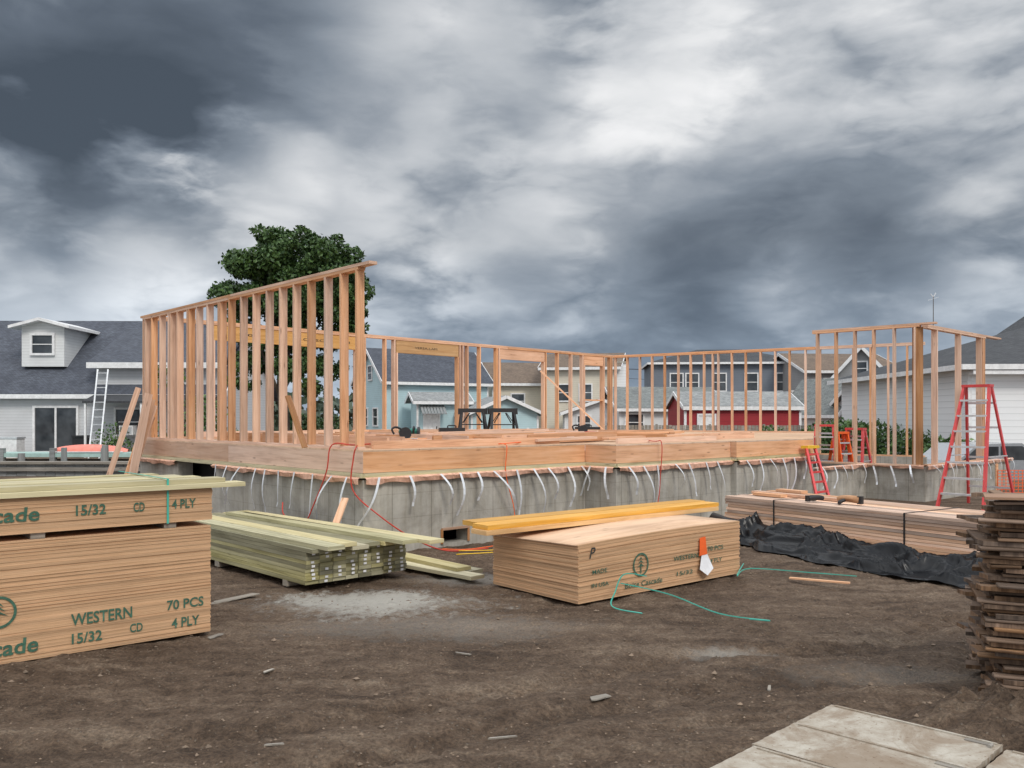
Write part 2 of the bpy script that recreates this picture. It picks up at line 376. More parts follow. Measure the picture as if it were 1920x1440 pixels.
b=MB(); sheets(b,2.44,1.22,.005,70,.0118); b.obj('sheet','plyedge',ps,rel=True)
for a in (("WESTERN",1.445,1.856,.20,.285),("70 PCS",2.105,2.382,.215,.29),("4 PLY",2.14,2.35,.075,.15),("15/32",1.45,1.65,.07,.145),("CD",1.84,1.93,.09,.155),("Boise Cascade",.35,1.24,.06,.17)): textpart(*a,parent=ps,shear=.08 if a[0][0]=='B' else 0)
logo(1.0,.36,.11,ps)
p2=thing('plywood_stack','shallow plywood bundle with green strap atop a taller bundle','plywood stack',(-4.23,5.10,.85),la+.01)
b=MB(); sheets(b,2.46,1.22,.025,21,.0118); b.obj('sheet','plyedge',p2,rel=True)
for x in (.3,1.2,2.1):
    b=MB(); b.box(x,x+.09,.02,1.2,-.018,.023); b.obj('spacer_batten','grayboard',p2,rel=True)
for a in (("15/32",1.48,1.68,.125,.2),("CD",1.87,1.95,.125,.195),("4 PLY",2.15,2.33,.13,.2),("Boise Cascade",.35,1.25,.11,.21)): textpart(*a,parent=p2,shear=.08 if a[0][0]=='B' else 0)
b=MB(); b.box(2.11,2.125,-.014,-.009,.02,.358); b.box(2.11,2.125,-.012,1.23,.357,.361); b.obj('green_strap','teal',p2,rel=True)
c0=Vector((-4.23,5.10,0)); ex=Vector((.768,.641,0)); ey=Vector((-.641,.768,0))
for i in range(9):
    lay=i//5; k=i%5; y=.07+k*.235+lay*.06; z=.85+.275+.018+lay*.037
    b=MB(); a0=c0+ex*(U(-.6,-.2))+ey*y+Vector((0,0,z)); a1=a0+ex*(U(2.75,3.0))+Vector((0,0,U(-.003,.008)))+ey*U(-.03,.03)
    b.beam(a0,a1,.19,.034); b.obj('lumber_board','tside',base=a0,label='pale green treated board laid on the plywood stack',cat='board',group='treated boards on the plywood stack')

ca=rotz(.77,.638)
def cv(x,y,z):
    k=x/2.44; j=y/1.22
    return z*(1.03-.06*(1-k)**2-.06*j*(1-k)+.02*math.sin(k*math.pi))+.01
cs=thing('plywood_stack','bowed plywood bundle with printed emblem and paper tags','plywood stack',(.59,7.6,0),ca)
b=MB(); sheets(b,2.40,1.22,.0,46,.0118,.006,cv,10); b.obj('sheet','plyedge',cs,rel=True)
b=MB()
nx_,ny_=10,4
for j in range(ny_+1):
    for i in range(nx_+1):
        x=2.40*i/nx_;y=1.22*j/ny_; b.v.append(Vector((x-.02,y+.01,cv(x,y,.546)+.02*(j/ny_)*math.sin(math.pi*i/nx_))))
for j in range(ny_):
    for i in range(nx_):
        a=j*(nx_+1)+i; b.f.append((a,a+1,a+nx_+2,a+nx_+1)); b.uv+=[(2.44*i/nx_,1.22*j/ny_),(2.44*(i+1)/nx_,1.22*j/ny_),(2.44*(i+1)/nx_,1.22*(j+1)/ny_),(2.44*i/nx_,1.22*(j+1)/ny_)]
o=b.obj('top_sheet','sheet',cs,rel=True,smooth=True); md=o.modifiers.new('s','SOLIDIFY'); md.thickness=.012
textpart('P',.13,.21,.40,.5,cs,'darkink',y=-.011,bend=cv,shear=.3,bold=.01)
for a in (("MADE",.17,.36,.25,.29),("IN USA",.16,.38,.125,.165),("Boise Cascade",.6,1.13,.06,.11),("WESTERN",1.3,1.68,.235,.28),("15/32",1.35,1.6,.09,.13),("70 PCS",1.84,2.1,.28,.325),("4 PLY",1.88,2.08,.16,.2)): textpart(*a,parent=cs,y=-.011,bend=cv,shear=.08 if a[0][0]=='B' else 0,bold=.01)
logo(.82,.26,.11,cs,cv,-.011)
b=MB(); b.quad([(1.68,-.03,.27),(1.80,-.035,.28),(1.79,-.02,.46),(1.70,-.018,.45)]); b.obj('orange_tag','orange',cs,rel=True)
b=MB(); b.quad([(1.66,-.05,.14),(1.76,-.07,.07),(1.87,-.06,.13),(1.84,-.035,.22),(1.77,-.024,.35),(1.71,-.03,.26)]); b.obj('paper_tag','paper',cs,rel=True)
bd=Vector((.777,.629,0)); bn=Vector((-.629,.777,0)); o0=Vector((-.25,8.05,.6))
for i,(off,z,dl) in enumerate(((0,0,0),(.02,.046,.03),(.27,0,.25),(.28,.046,.1))):
    b=MB(); p=o0+bn*off+bd*(dl-.08)+Vector((0,0,z)); q=p+bd*3.45; b.beam(p,q,.24,.044)
    b.obj('laminated_beam','lvl',base=p,label='golden laminated timber beam lying across the bowed plywood stack',cat='beam',group='laminated beams on the plywood stack')
for pts in (((1.25,7.93,.2),(1.02,7.75,.25),(.92,7.6,.12),(.88,7.45,.02),(1.1,7.2,.02)),((1.0,7.85,.15),(1.4,7.6,.1),(1.75,7.2,.02),(2.1,6.95,.02),(1.95,7.0,.02)),((2.5,9.2,.1),(2.3,8.7,.06),(2.6,9.3,.03),(3.2,9.1,.02),(3.6,8.9,.02))):
    b=MB(); b.tube(pts,.006,4); b.obj('cut_strap','teal',base=pts[0],label='cut green plastic strapping curling over the dirt',cat='strap',group='cut strapping on the ground')

# ------------------------------------------------------------ treated lumber bundle
ga=rotz(-.69,.724)
gs=thing('lumber_bundle','bundle of green treated planks with stapled end tags on dirt','lumber stack',(-1.99,8.2,0),ga)
b=MB(); 
for r in range(8):
    for c in range(8):
        z=.06+r*.0395; y=-(c*.15+.005)+U(-.002,.002)
        b.box(U(-.015,.015),3.66+U(-.02,.02),y-.145,y,z,z+.0372)
b.obj('plank','treated',gs,rel=True)
b=MB()
for r in range(8):
    for c in range(8):
        if R()<.75:
            z=.06+r*.0395+.008; y=-(c*.15+.06+U(-.01,.01)); b.box(-.0185,-.0165,y-.035,y,z,z+.022)
o=b.obj('end_tag','paper',gs,rel=True); o['kind']='stuff'
for x in (.35,1.9,3.3):
    b=MB(); b.box(x,x+.09,-1.2,0,0,.058); b.obj('dunnage_block','grayboard',gs,rel=True)
gx=Vector((-.69,.724,0)); gy=Vector((.724,.69,0)); g0=Vector((-1.99,8.2,0))
for i,(x0,y0,L,z,ang) in enumerate(((-.12,.10,3.5,.396,.0),(-.1,.30,3.6,.396,.0),(-.2,.50,3.7,.396,.0),(-.1,.70,3.7,.396,.0),(-.16,.90,3.7,.396,.0),(-.1,1.10,3.7,.396,.0),(-.3,.16,3.6,.436,.01),(-.2,.36,3.6,.436,.01),(-.62,1.12,3.7,.436,.045),(-.45,.92,3.7,.436,.03))):
    b=MB(); a=g0+gx*x0+gy*y0+Vector((0,0,z)); d=(Matrix.Rotation(ang,3,'Z')@gx); b.beam(a,a+d*L,.19,.038)
    b.obj('lumber_board','tside' if i%3 else 'treated',base=a,label='loose pale treated plank on the green lumber bundle',cat='board',group='loose treated planks on the bundle')
for i,(x0,y0,L,z,ang) in enumerate(((-.75,1.55,2.8,.04,.05),(-.5,1.75,2.8,.04,.0),(-.45,1.62,2.6,.08,-.04))):
    b=MB(); a=g0+gx*x0+gy*y0+Vector((0,0,z)); d=(Matrix.Rotation(ang,3,'Z')@gx); b.beam(a,a+d*L,.19,.038)
    b.obj('lumber_board','tside',base=a,label='loose treated plank lying on the dirt beside the bundle',cat='board',group='loose treated planks on the ground')

# ------------------------------------------------------------ right lumber bundle + tarp
ra=rotz(.548,-.837)
rs=thing('lumber_bundle','strapped bundle of pinkish framing lumber resting on black tarp','lumber stack',(3.09,12.3,0),ra)
b=MB()
for r in range(12):
    for c in range(8):
        z=.08+r*.0395; y=c*.142+U(-.005,.005)
        b.box(U(-.04,.04),3.75+U(-.04,.05),y,y+.137,z,z+.0355)
b.obj('plank','pile',rs,rel=True)
for x in (.85,2.75):
    b=MB(); b.box(x,x+.02,-.01,-.006,.08,.557); b.box(x,x+.02,-.008,1.15,.5555,.559); b.obj('binding_strap','black',rs,rel=True)
rx=Vector((.548,-.837,0)); ry=Vector((.837,.548,0)); r0=Vector((3.09,12.3,0))
for i,(x0,y0,L,z) in enumerate(((.0,.6,1.5,.578),(.1,.8,1.3,.578),(.2,.4,.5,.578),(.3,.78,.45,.618))):
    b=MB(); a=r0+rx*x0+ry*y0+Vector((0,0,z)); b.beam(a,a+rx*L,.14,.038); b.obj('lumber_board','stud',base=a,label='loose framing board on top of the strapped lumber bundle',cat='board',group='loose boards on the lumber bundle')
def blobtool(loc,rot,colr,name,label,cat,s=.8):
    t=thing(name,label,cat,loc,rot); b=MB(); b.tube([(-.16*s,0,.06*s),(-.05*s,0,.07*s),(.06*s,0,.07*s),(.13*s,0,.055*s)],.05*s,8,.035*s); b.obj('housing',colr,t,rel=True,smooth=True)
    b=MB(); b.tube([(.02*s,0,.06*s),(.05*s,.1*s,.03*s),(.03*s,.16*s,.02*s)],.025*s,6); b.box(-.2*s,-.14*s,-.03*s,.03*s,.01*s,.11*s); b.obj('grip','black',t,rel=True); return t
blobtool(r0+rx*1.35+ry*.25+Vector((0,0,.56)),.3,'black','power_drill','black power tool lying on the lumber bundle','power tool')
blobtool(r0+rx*1.75+ry*.35+Vector((0,0,.56)),2.3,'old','power_drill','dark brown power tool lying on the lumber bundle','power tool',1.0)
b=MB(); nu,nv=190,70
def ridge(v):
    s=0;a=1
    for k in range(4):
        s+=a*(1-abs(noise.noise(v))*2.2); v=v*2.05+Vector((3.1,1.7,5.3)); a*=.5
    return s
for i in range(nu+1):
    u=i/nu; x=-.15+u*4.3
    for j in range(nv+1):
        v=j/nv
        spread=.6+.45*u+.3*noise.noise(Vector((u*6,3,0)))
        y=.12-v*(spread+.2)
        z=.07 if y>.0 else ((.13+.16*max(0,1-u*2.4))*math.exp(-((y+.13)/.17)**2)+.06*math.exp(-((y+.46)/.12)**2))
        if y<=.0:
            warp=noise.noise(Vector((x*1.2,y*1.6,7)))*.8
            rg=max(0,ridge(Vector((x*.9+y*.9+warp,y*2.9-x*.5,2)))-.75)
            z+=min(.2,rg*.2)*(1-.4*v)*(min(1,-y/.08))
        z=z+.012
        if j>=nv-1: z=.006+.03*max(0,noise.noise(Vector((x*5,0,3))))
        b.v.append(r0+rx*x+ry*(y+noise.noise(Vector((x*2,y*2,9)))*.1*(0 if y>0 else 1))+Vector((0,0,z)))
for i in range(nu):
    for j in range(nv):
        a=i*(nv+1)+j; b.f.append((a,a+nv+1,a+nv+2,a+1)); b.uv+=[(0,0)]*4
b.obj('tarp','tarp',base=r0,label='crumpled black plastic tarp bunched under the lumber bundle',cat='tarp',smooth=True)
b=MB(); b.beam((2.85,8.75,.03),(3.35,8.45,.035),.05,.015); b.obj('lumber_board','stud',base=(2.75,8.75,0),label='short pale offcut lying on the dirt by the tarp',cat='board')

# ------------------------------------------------------------ weathered pile
def bev(o,w): md=o.modifiers.new('b','BEVEL'); md.width=w; md.segments=2; md.limit_method='ANGLE'
for i in range(22):
    z=.03+i*.053; t=thing('weathered_board','dark rotting slatted board in a leaning outdoor stack','old board',(2.80+U(-.045,.045)+.03*math.sin(i*.7),4.95+U(-.03,.03),z),rotz(.9,-.42)+U(-.08,.08),'stack of weathered boards')
    b=MB()
    k=0
    while k<.85:
        wd_=U(.1,.18); x0=U(-.07,.07); dz=U(-.006,.0); b.prism([(x0,k,.029+dz),(.6,k,.029),(1.2,k,.029+U(-.004,.003)),(1.2,k+wd_,.029),(.6,k+wd_,.029),(x0+U(-.05,.05),k+wd_-.01,.024)],(0,0,-.026)); k+=wd_+.008
    bev(b.obj('panel','weather',t,rel=True),.006)
    b=MB(); y0=U(-.05,.01); xx=-.03+U(-.05,.06)
    while xx<1.1:
        l=U(.15,.45); oy=U(-.025,.025); tl=U(-.006,.004); b.beam((xx,y0+oy+.04,.041+tl),(xx+l,y0+oy+.04+U(-.012,.012),.041-tl*.4),U(.06,.1),.019); xx+=l+U(.01,.05)
    bev(b.obj('batten','weather',t,rel=True),.007)
    b=MB(); b.box(0.0+U(-.03,.05),.1,y0+.15,.82,.031,.050); bev(b.obj('batten','weather',t,rel=True),.006)
b=MB(); b.beam((2.78,5.02,1.21),(3.6,4.6,1.225),.28,.014); b.obj('weathered_board','old',base=(2.8,5.0,1.2),label='brown weathered board on top of the old board stack',cat='old board',group='stack of weathered boards')
A_=Vector((1.77,4.72,.0)); d1=Vector((-.719,-.694,0)); d2=Vector((.72,-.69,0))
for i,(o1,w1,o2,w2,z) in enumerate(((0,.41,0,.85,.085),(.416,.42,.0,.86,.088),(.842,.5,.01,.88,.083),(.03,.5,.875,.7,.078),(.537,.6,.90,.7,.08))):
    p=A_+d1*o1+d2*o2+Vector((0,0,z)); t=thing('formwork_panel','scuffed whitewashed plywood formwork panel lying on the dirt','panel',p,0,'whitewashed panels')
    b=MB(); n=14; edge=[]
    for k in range(n): edge.append(p+d2*(w2*k/n)+d1*U(-.002,.003))
    for k in range(n): edge.append(p+d2*w2+d1*(w1*k/n)+d2*U(-.004,.003))
    for k in range(n): edge.append(p+d2*(w2*(1-k/n))+d1*(w1+U(-.003,.002)))
    for k in range(n): edge.append(p+d1*(w1*(1-k/n))+d2*U(-.004,.003))
    b.prism(edge,(0,0,-.03)); b.obj('panel_face','slab',t,base=p)
    b=MB(); q=p+Vector((0,0,.001)); b.beam(q+d2*.03+d1*.02,q+d2*(w2-.02)+d1*.02,.016,.012); b.obj('edge_rail','slab',t,base=p)
    b=MB(); h=q+d2*(w2*.96)+d1*.05; b.beam(h,h+d2*-.12,.03,.008); b.tube([h+Vector((0,0,.006)),h+d1*.04+Vector((0,0,.006))],.009,6); b.obj('hinge','grayboard',t,base=p)
for o1 in (.2,.7,1.2):
    b=MB(); b.beam(A_+d1*o1+d2*.02+Vector((0,0,.01)),A_+d1*o1+d2*1.5+Vector((0,0,.01)),.09,.05)
    b.obj('support_batten','weather',base=A_+d1*o1,label='dark support batten under whitewashed panels',cat='batten',group='battens under panels')
b=MB(); n=50
for j in range(n+1):
    for i in range(n+1):
        x=(i/n-.5)*1.7; y=(j/n-.5)*1.2; r=max(0,1-(x/.85)**2-(y/.6)**2); 
        b.v.append(Vector((2.9+x,4.5+y,-.03+.18*r**.7+.1*r*noise.noise(Vector((x*9,y*9,0)))+.1*r*abs(noise.noise(Vector((x*20,y*20,0)))))))
for j in range(n):
    for i in range(n): a=j*(n+1)+i; b.f.append((a,a+1,a+n+2,a+n+1)); b.uv+=[(0,0)]*4
b.obj('dirt_mound','ground',smooth=True,kind='structure')

# ------------------------------------------------------------ foundation
A=Vector((-.679,.734,0)); B=Vector((.734,.679,0)); C0=Vector((-1.80,10.3,0))
def P(s,t,z=0): return C0+B*s+A*t+Vector((0,0,z))
FT=.92; Q1=P(3.97,0); Q2=Vector((1.53,12.54,0)); Q3=Vector((3.74,14.58,0)); Q4=Vector((3.82,14.5,0)); Q5=Vector((5.77,16.33,0)); Q6=Vector((7.4,17.8,0)); Q7=Vector((8.22,16.96,0)); Q8=Vector((11.9,20.35,0))
K0=Vector((-6.89,15.8,0)); K1=Vector((3.1,26.0,0)); K2=Vector((10.4,21.35,0)); KM=Vector((8.1,22.81,0)); Q65=Vector((6.3,18.7,0))
fd=thing('concrete_foundation','grey poured concrete foundation wall with metal anchor straps','foundation',C0)
b=MB(); cumul=[0]
def fwall(p,q,h,th=.25,z0=-.15):
    d=(q-p).normalized(); n=Vector((-d.y,d.x,0))
    pp=p+n*th/2; qq=q+n*th/2; L=(q-p).length
    b.hexa((pp+qq)/2+Vector((0,0,(h+z0)/2)),(qq-pp)/2,n*th/2,Vector((0,0,(h-z0)/2)),(cumul[0]+L/2,(h+z0)/2)); cumul[0]+=L
def vent(p,q,s0,s1,z0,z1,h):
    d=(q-p).normalized()
    fwall(p,p+d*s0,h); fwall(p+d*s1,q,h); 
    cumul[0]=s0; fwall(p+d*s0,p+d*s1,z0); fwall(p+d*s0,p+d*s1,h,.25,z1); cumul[0]=(q-p).length
fwall(K0+A*.02,P(0,5.7),FT); fwall(P(0,5.7),P(0,4.2),.62); fwall(P(0,4.2),P(0,.002),FT)
vent(P(.002,0),Q1,1.2,1.65,.03,.22,FT)
fwall(Q1,Q2,FT); fwall(Q2+B*.003,Q3,FT); fwall(Q3,Q4,FT); fwall(Q4,Q5,FT)
fwall(Q5,Q6,.70); fwall(Q6,Q7,.70); fwall(Q7+B*.003,Q8,.70); fwall(Q65+Vector((0,.3,0)),Q6+Vector((.1,.2,0)),.69)
fwall(K2,KM,.7)
b.obj('foundation_wall','conc',fd,base=C0)
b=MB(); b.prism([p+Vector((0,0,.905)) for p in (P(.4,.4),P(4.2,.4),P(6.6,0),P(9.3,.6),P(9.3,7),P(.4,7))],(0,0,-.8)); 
b.obj('crawl_space_shade_block','shade',fd,base=C0)  # solid block coloured as crawl space shade behind the foundation openings
b=MB(); vp=P(1.2,-.012,.03); ve=P(1.65,-.012,.03)
b.beam(vp+Vector((0,0,.19)),ve+Vector((0,0,.19)),.03,.03); b.beam(vp,vp+Vector((0,0,.19)),.03,.03); b.beam(ve,ve+Vector((0,0,.19)),.03,.03); b.obj('vent_frame','old',fd,base=C0)
edges=[(P(0,4.2),P(0,0)),(P(0,0),Q1),(Q1,Q2),(Q2,Q3),(Q4,Q5),(Q5,Q6),(Q6,Q7),(Q7,Q8)]
for ei,(p,q) in enumerate([(K0,P(0,5.7))]+edges):
    fl=MB(); L=(q-p).length; d=(q-p)/L; o=Vector((d.y,-d.x,0)); n=max(2,int(L/.06)); zt=FT if ei<6 else .70
    prev=None
    for i in range(n+1):
        s=i*L/n; w1=noise.noise(Vector((s*3,p.x,0))); w2=noise.noise(Vector((s*8,p.y,4)))
        a=p+d*s+o*.04+Vector((0,0,zt+.032)); c=p+d*s+o*(.075+.02*w1)+Vector((0,0,zt+.012+.014*w2)); e=p+d*s+o*(.06+.03*w2)+Vector((0,0,zt-.045+.035*w1))
        if prev:
            fl.quad([prev[0],a,c,prev[1]]); fl.quad([prev[1],c,e,prev[2]])
        prev=(a,c,e)
    fl.obj('copper_flashing','copper',fd,base=C0)
for ei,(p,q) in enumerate(edges):
    L=(q-p).length; d=(q-p)/L; o=Vector((d.y,-d.x,0)); s=.18; zt=FT if ei<5 else .70
    while s<L-.05:
        b=MB(); sl=U(-.25,.25) if R()<.65 else U(-.8,.8); ln=U(.36,.66) if ei<5 else U(.3,.45); bow=U(.02,.15); w=.036; tw=U(-.6,.6)
        prev=None
        for i in range(9):
            t=i/8; c=p+d*(s+sl*ln*t+.03*math.sin(t*3+tw))+o*(.085+bow*math.sin(t*math.pi*.9)+(.02 if t>.9 else 0))+Vector((0,0,zt+.03-ln*t))
            wv=(d*math.cos(tw*t)+o*math.sin(tw*t))*w/2
            if prev: b.quad([prev[0],prev[1],c+wv,c-wv])
            prev=(c-wv,c+wv)
        b.obj('anchor_strap','steel',fd,base=C0); s+=U(.26,.5)

# ------------------------------------------------------------ floor platform
DZ=1.28
fp=thing('floor_platform','new timber floor deck on treated sills over the foundation','floor deck',C0)
poly=[C0,Q1,Q2,Q3,Q4,Q5,KM,K1,K0]
b=MB(); b.prism([p+Vector((0,0,DZ)) for p in poly],(0,0,-.02)); b.obj('subfloor','sheet',fp,base=C0)
for p,q in zip(poly,poly[1:]+poly[:1]):
    d=(q-p).normalized(); n=Vector((-d.y,d.x,0))
    pp=p+n*.02; qq=q+n*.02
    L=(q-p).length; k=max(1,round(L/3.6))
    for i in range(k):
        b=MB(); a=pp+(qq-pp)*(i/k)+d*.002; c=pp+(qq-pp)*((i+1)/k)-d*.002
        b.hexa((a+c)/2+Vector((0,0,1.136)),(c-a)/2,n*.019,Vector((0,0,.133))); b.obj('rim_board','rim',fp,base=C0)
for p,q in zip(poly,poly[1:]+poly[:1]):
    d=(q-p).normalized(); n=Vector((-d.y,d.x,0))
    for i,z in enumerate((.957,.985)):
        b=MB(); off=.07+(-.012 if i else -.02)
        b.hexa((p+q)/2+n*off+Vector((0,0,z)),(q-p)/2,n*.09,Vector((0,0,.0135))); b.obj('sill_plate','tside',fp,base=C0)

# ------------------------------------------------------------ framed walls
def fwallframe(label,p0,p1,z0,z1,sp=.4,skips=(),headers=(),doubles=(),depth=.14,ext0=0,ext1=0,first=.05):
    p0=Vector(p0);p1=Vector(p1); L=(p1-p0).length; d=(p1-p0)/L; n=Vector((-d.y,d.x,0))
    w=thing('stud_wall',label,'wall frame',p0+Vector((0,0,z0)),0,'framed timber walls'); base=p0+Vector((0,0,z0))
    pos=[]; s=first
    while s<L-.02:
        if not any(a<s<c for a,c in skips): pos.append(s)
        s+=sp
    pos+=list(doubles)
    for s in pos:
        b=MB(); c=p0+d*(s+U(-.015,.015)); l=U(-.01,.01)
        b.beam(c+Vector((0,0,z0+.038)),c+d*l+Vector((0,0,z1-.076)),depth,.038,up=d); b.obj('stud','stud',w,base=base)
    b=MB(); b.beam(p0+Vector((0,0,z0+.019)),p1+Vector((0,0,z0+.019)),depth,.036); b.obj('bottom_plate','stud',w,base=base)
    for zz,e in ((z1-.057,0),(z1-.019,1)):
        k=max(1,round(L/4.5)); a=p0-d*(ext0*e); e1=p1+d*(ext1*e)
        for i in range(k):
            b=MB(); b.beam(a+(e1-a)*(i/k)+Vector((0,0,zz)),a+(e1-a)*((i+1)/k-.0008)+Vector((0,0,zz)),depth+.004*e,.037)
            b.obj('top_plate','stud',w,base=base)
    for (a,c,za,zb,mt) in headers:
        b=MB(); b.beam(p0+d*a+Vector((0,0,(za+zb)/2)),p0+d*c+Vector((0,0,(za+zb)/2)),.09,zb-za); b.obj('header_beam',mt,w,base=base)
        for s in (a+.019,c-.019):
            b=MB(); b.beam(p0+d*s+Vector((0,0,z0+.038)),p0+d*s+Vector((0,0,za-.001)),depth,.038,up=d); b.obj('jack_stud','stud',w,base=base)
    return w,d,n
ZT=3.57
def inn(p,q,o=.09):
    d=(q-p).normalized(); n=Vector((-d.y,d.x,0)); return p+n*o,q+n*o
p,q=inn(K0,C0+A*.17)
fwallframe('tall framed stud wall along the near deck edge',p,q,DZ,ZT,.406,ext1=.26,ext0=.1,first=.03,doubles=(7.28,.12,1.32,2.14,3.36),depth=.11)
kd=(K1-K0).normalized(); kn=Vector((kd.y,-kd.x,0))
p=K0+kn*.09+kd*.1; q=K1+kn*.09
wb,wd,wn=fwallframe('long rear stud wall with window openings and golden header beam',p,q,DZ,ZT,.6,skips=((1.2,4.7),(5.7,7.75),(9.1,10.95),(12.5,13.6)),
 headers=((1.25,4.65,3.2,3.49,'hdr'),(5.75,7.7,3.2,3.49,'hdr'),(9.14,10.9,3.22,3.49,'rim'),(12.6,13.5,3.22,3.49,'rim')),doubles=(1.21,4.69,5.71,7.74,9.1,10.94,12.56,13.54,8.0,13.9),depth=.12)
base=p+Vector((0,0,DZ))
b=MB(); b.beam(p+wd*12.64+Vector((0,0,2.2)),p+wd*13.46+Vector((0,0,2.2)),.14,.038); b.obj('window_sill','stud',wb,base=base)
for a,c,x in ((1.8,2.1,'2.0'),(3.1,3.8,'E CASC'),(4.2,4.45,'AM'),(6.3,7.0,'VERSA-LAM')):
    o=textpart(x,a,c,3.32,3.37,None,'darkink',y=-.05,bold=0); o.parent=wb; o.matrix_parent_inverse=Matrix()
    o.location=(0,0,-DZ); o.rotation_euler=(0,0,math.atan2(wd.y,wd.x))
rd=(K2-K1).normalized()
fwallframe('long stud wall along the far side of the timber deck',K1+Vector((0,-.12,0)),KM+Vector((-.02,-.12,0)),DZ,ZT,.4,doubles=(3.1,),depth=.12)
fwallframe('stud wall continuing down to the low far foundation',KM+rd*.05+Vector((0,-.12,0)),K2+Vector((-.1,-.1,0)),.7,ZT,.42,depth=.12)
wl,_,_=fwallframe('short tall stud wall on the low foundation, plates overlapping',(6.54,18.5,0),(8.16,17.02,0),.70,ZT,.4,ext1=.3,first=.1,depth=.12)
b=MB(); pb_=Vector((8.14,17.1,.7)); b.beam(pb_,pb_+Vector((0,0,2.79)),.15,.15); b.obj('corner_post','old',wl,base=(6.54,18.5,.70))
fwallframe('short stud wall meeting the corner post, top plate overhanging',(8.3,17.13,0),(10.7,19.35,0),.70,ZT-.02,1.25,ext1=1.0,first=.5,doubles=(3.1,3.2),depth=.12)
def board(p,q,w,t,mat,label,cat='board',group=None,name='lumber_board',up=None,roll=0):
    b=MB(); b.beam(p,q,w,t,up,roll); return b.obj(name,mat,base=Vector(p),label=label,cat=cat,group=group)
board((2.45,22.0,DZ),(.75,22.3,2.9),.09,.038,'stud','diagonal brace board propping the rear stud wall',name='brace_board')
for i,(dx,dt,w_) in enumerate(((0,.05,.09),(.1,.0,.14),(.2,.1,.09),(.28,.08,.09),(.36,.02,.14),(-.1,.02,.09))):
    board((-6.98+dx,14.9-.08*i,.02),(-6.5+dt+dx*.3,15.3-.09*i,1.7+.1*i),.038,w_,'stud' if i%2 else 'rim','long board leaning against the corner of the deck',group='boards leaning on the deck corner')
board((-2.15,9.75,.1),(-1.98,10.12,.72),.09,.02,'rim','short board leaning against the concrete foundation')
board((-2.6,10.7,1.3),(-2.82,10.72,1.95),.12,.038,'old','short offcut leaning between the studs')

grp='boards lying on the floor deck'
def onpoly(s,t): return (0.2<s<3.8 and .2<t<7.1) or (4<s<8.5 and -.3<t<7) or (8.5<=s<9.2 and 1<t<7)
for i in range(170):
    s=U(.3,9.0) if i>60 else U(.3,4); t=U(-.2,6.8) if i>60 else U(.15,3)
    dd=(B if R()<.6 else A).copy()
    dd=Matrix.Rotation(U(-.12,.12),3,'Z')@dd; L=U(1.0,3.6); a=P(s,t); q=a+dd*L
    qs=(q-C0).dot(B); qt=(q-C0).dot(A)
    if not (onpoly(s,t) and onpoly(qs,qt)): continue
    edge=R()<.3; w,h=(.038,.14) if edge else (.14,.038); z=DZ+h/2+.002+(0 if edge else random.choice((0,0,.04,.04,.08)))
    a.z=z; q.z=z+U(0,.03)
    board(a,q,w,h,random.choice(('stud','rim','stud','stud')),'loose framing board lying flat on the timber deck',group=grp)
for (s0,t0,s1,t1,h) in ((.3,.25,3.7,.3,.1),(4.3,-.35,7.0,-.3,.08),(7.2,.1,9.2,.3,.12),(1.0,1.2,3.9,1.3,.1),(5,1.5,8.6,1.6,.14),(2.5,.4,2.4,2.9,.12),(6,.0,6,2.4,.12)):
    board(P(s0,t0,DZ+h/2+.002),P(s1,t1,DZ+h/2+.002),.04,h,'stud','long framing board set on edge on the deck',group=grp)

def sawhorse(loc,rot):
    t=thing('sawhorse','black folding plastic sawhorse standing on the timber deck','sawhorse',loc,rot,'sawhorses on the deck'); t.scale=(.78,.78,.8)
    b=MB(); b.box(-.45,.45,-.07,.07,.66,.78); b.box(-.45,-.32,-.09,.09,.6,.66); b.box(.32,.45,-.09,.09,.6,.66); b.obj('top_beam','black',t,rel=True)
    for sx in(-1,1):
        for sy in(-1,1):
            b=MB(); b.beam((sx*.34,sy*.05,.68),(sx*.42,sy*.28,0),.08,.03); b.beam((sx*.3,sy*.15,.35),(sx*.1,sy*.06,.64),.03,.02); b.obj('leg','black',t,rel=True)
    b=MB(); b.box(-.36,.36,-.15,.15,.28,.31); b.obj('shelf','black',t,rel=True)
sawhorse((-.95,20.6,DZ),.15); sawhorse((-.22,20.2,DZ),.25)
def csaw(loc,rot,colr,label):
    t=thing('circular_saw',label,'circular saw',loc,rot,'power saws on the deck')
    b=MB(); b.box(-.16,.16,-.09,.09,.0,.012); b.obj('base_plate','alu',t,rel=True)
    b=MB(); n=16
    pts=[(.09*math.cos(2*math.pi*i/n),-.03,.08+.09*math.sin(2*math.pi*i/n)) for i in range(n)]; b.prism(pts,(0,.035,0)); b.obj('blade_guard','black',t,rel=True)
    b=MB(); b.tube([(0,.0,.1),(0,.1,.1),(0,.15,.1)],.045,8); b.obj('motor_housing',colr,t,rel=True,smooth=True)
    b=MB(); b.tube([(-.04,.05,.14),(-.12,.05,.17),(-.18,.05,.14),(-.15,.05,.07)],.016,6); b.obj('handle','black',t,rel=True)
csaw(P(1.55,1.3,DZ+.09),.5,'grass','teal and black circular saw resting on boards on the deck')
csaw(P(2.0,1.6,DZ+.09),1.6,'grass','small dark circular saw resting on the deck boards')
csaw(P(6.1,2.0,DZ+.09),.2,'red','red and black circular saw among hoses on the deck')
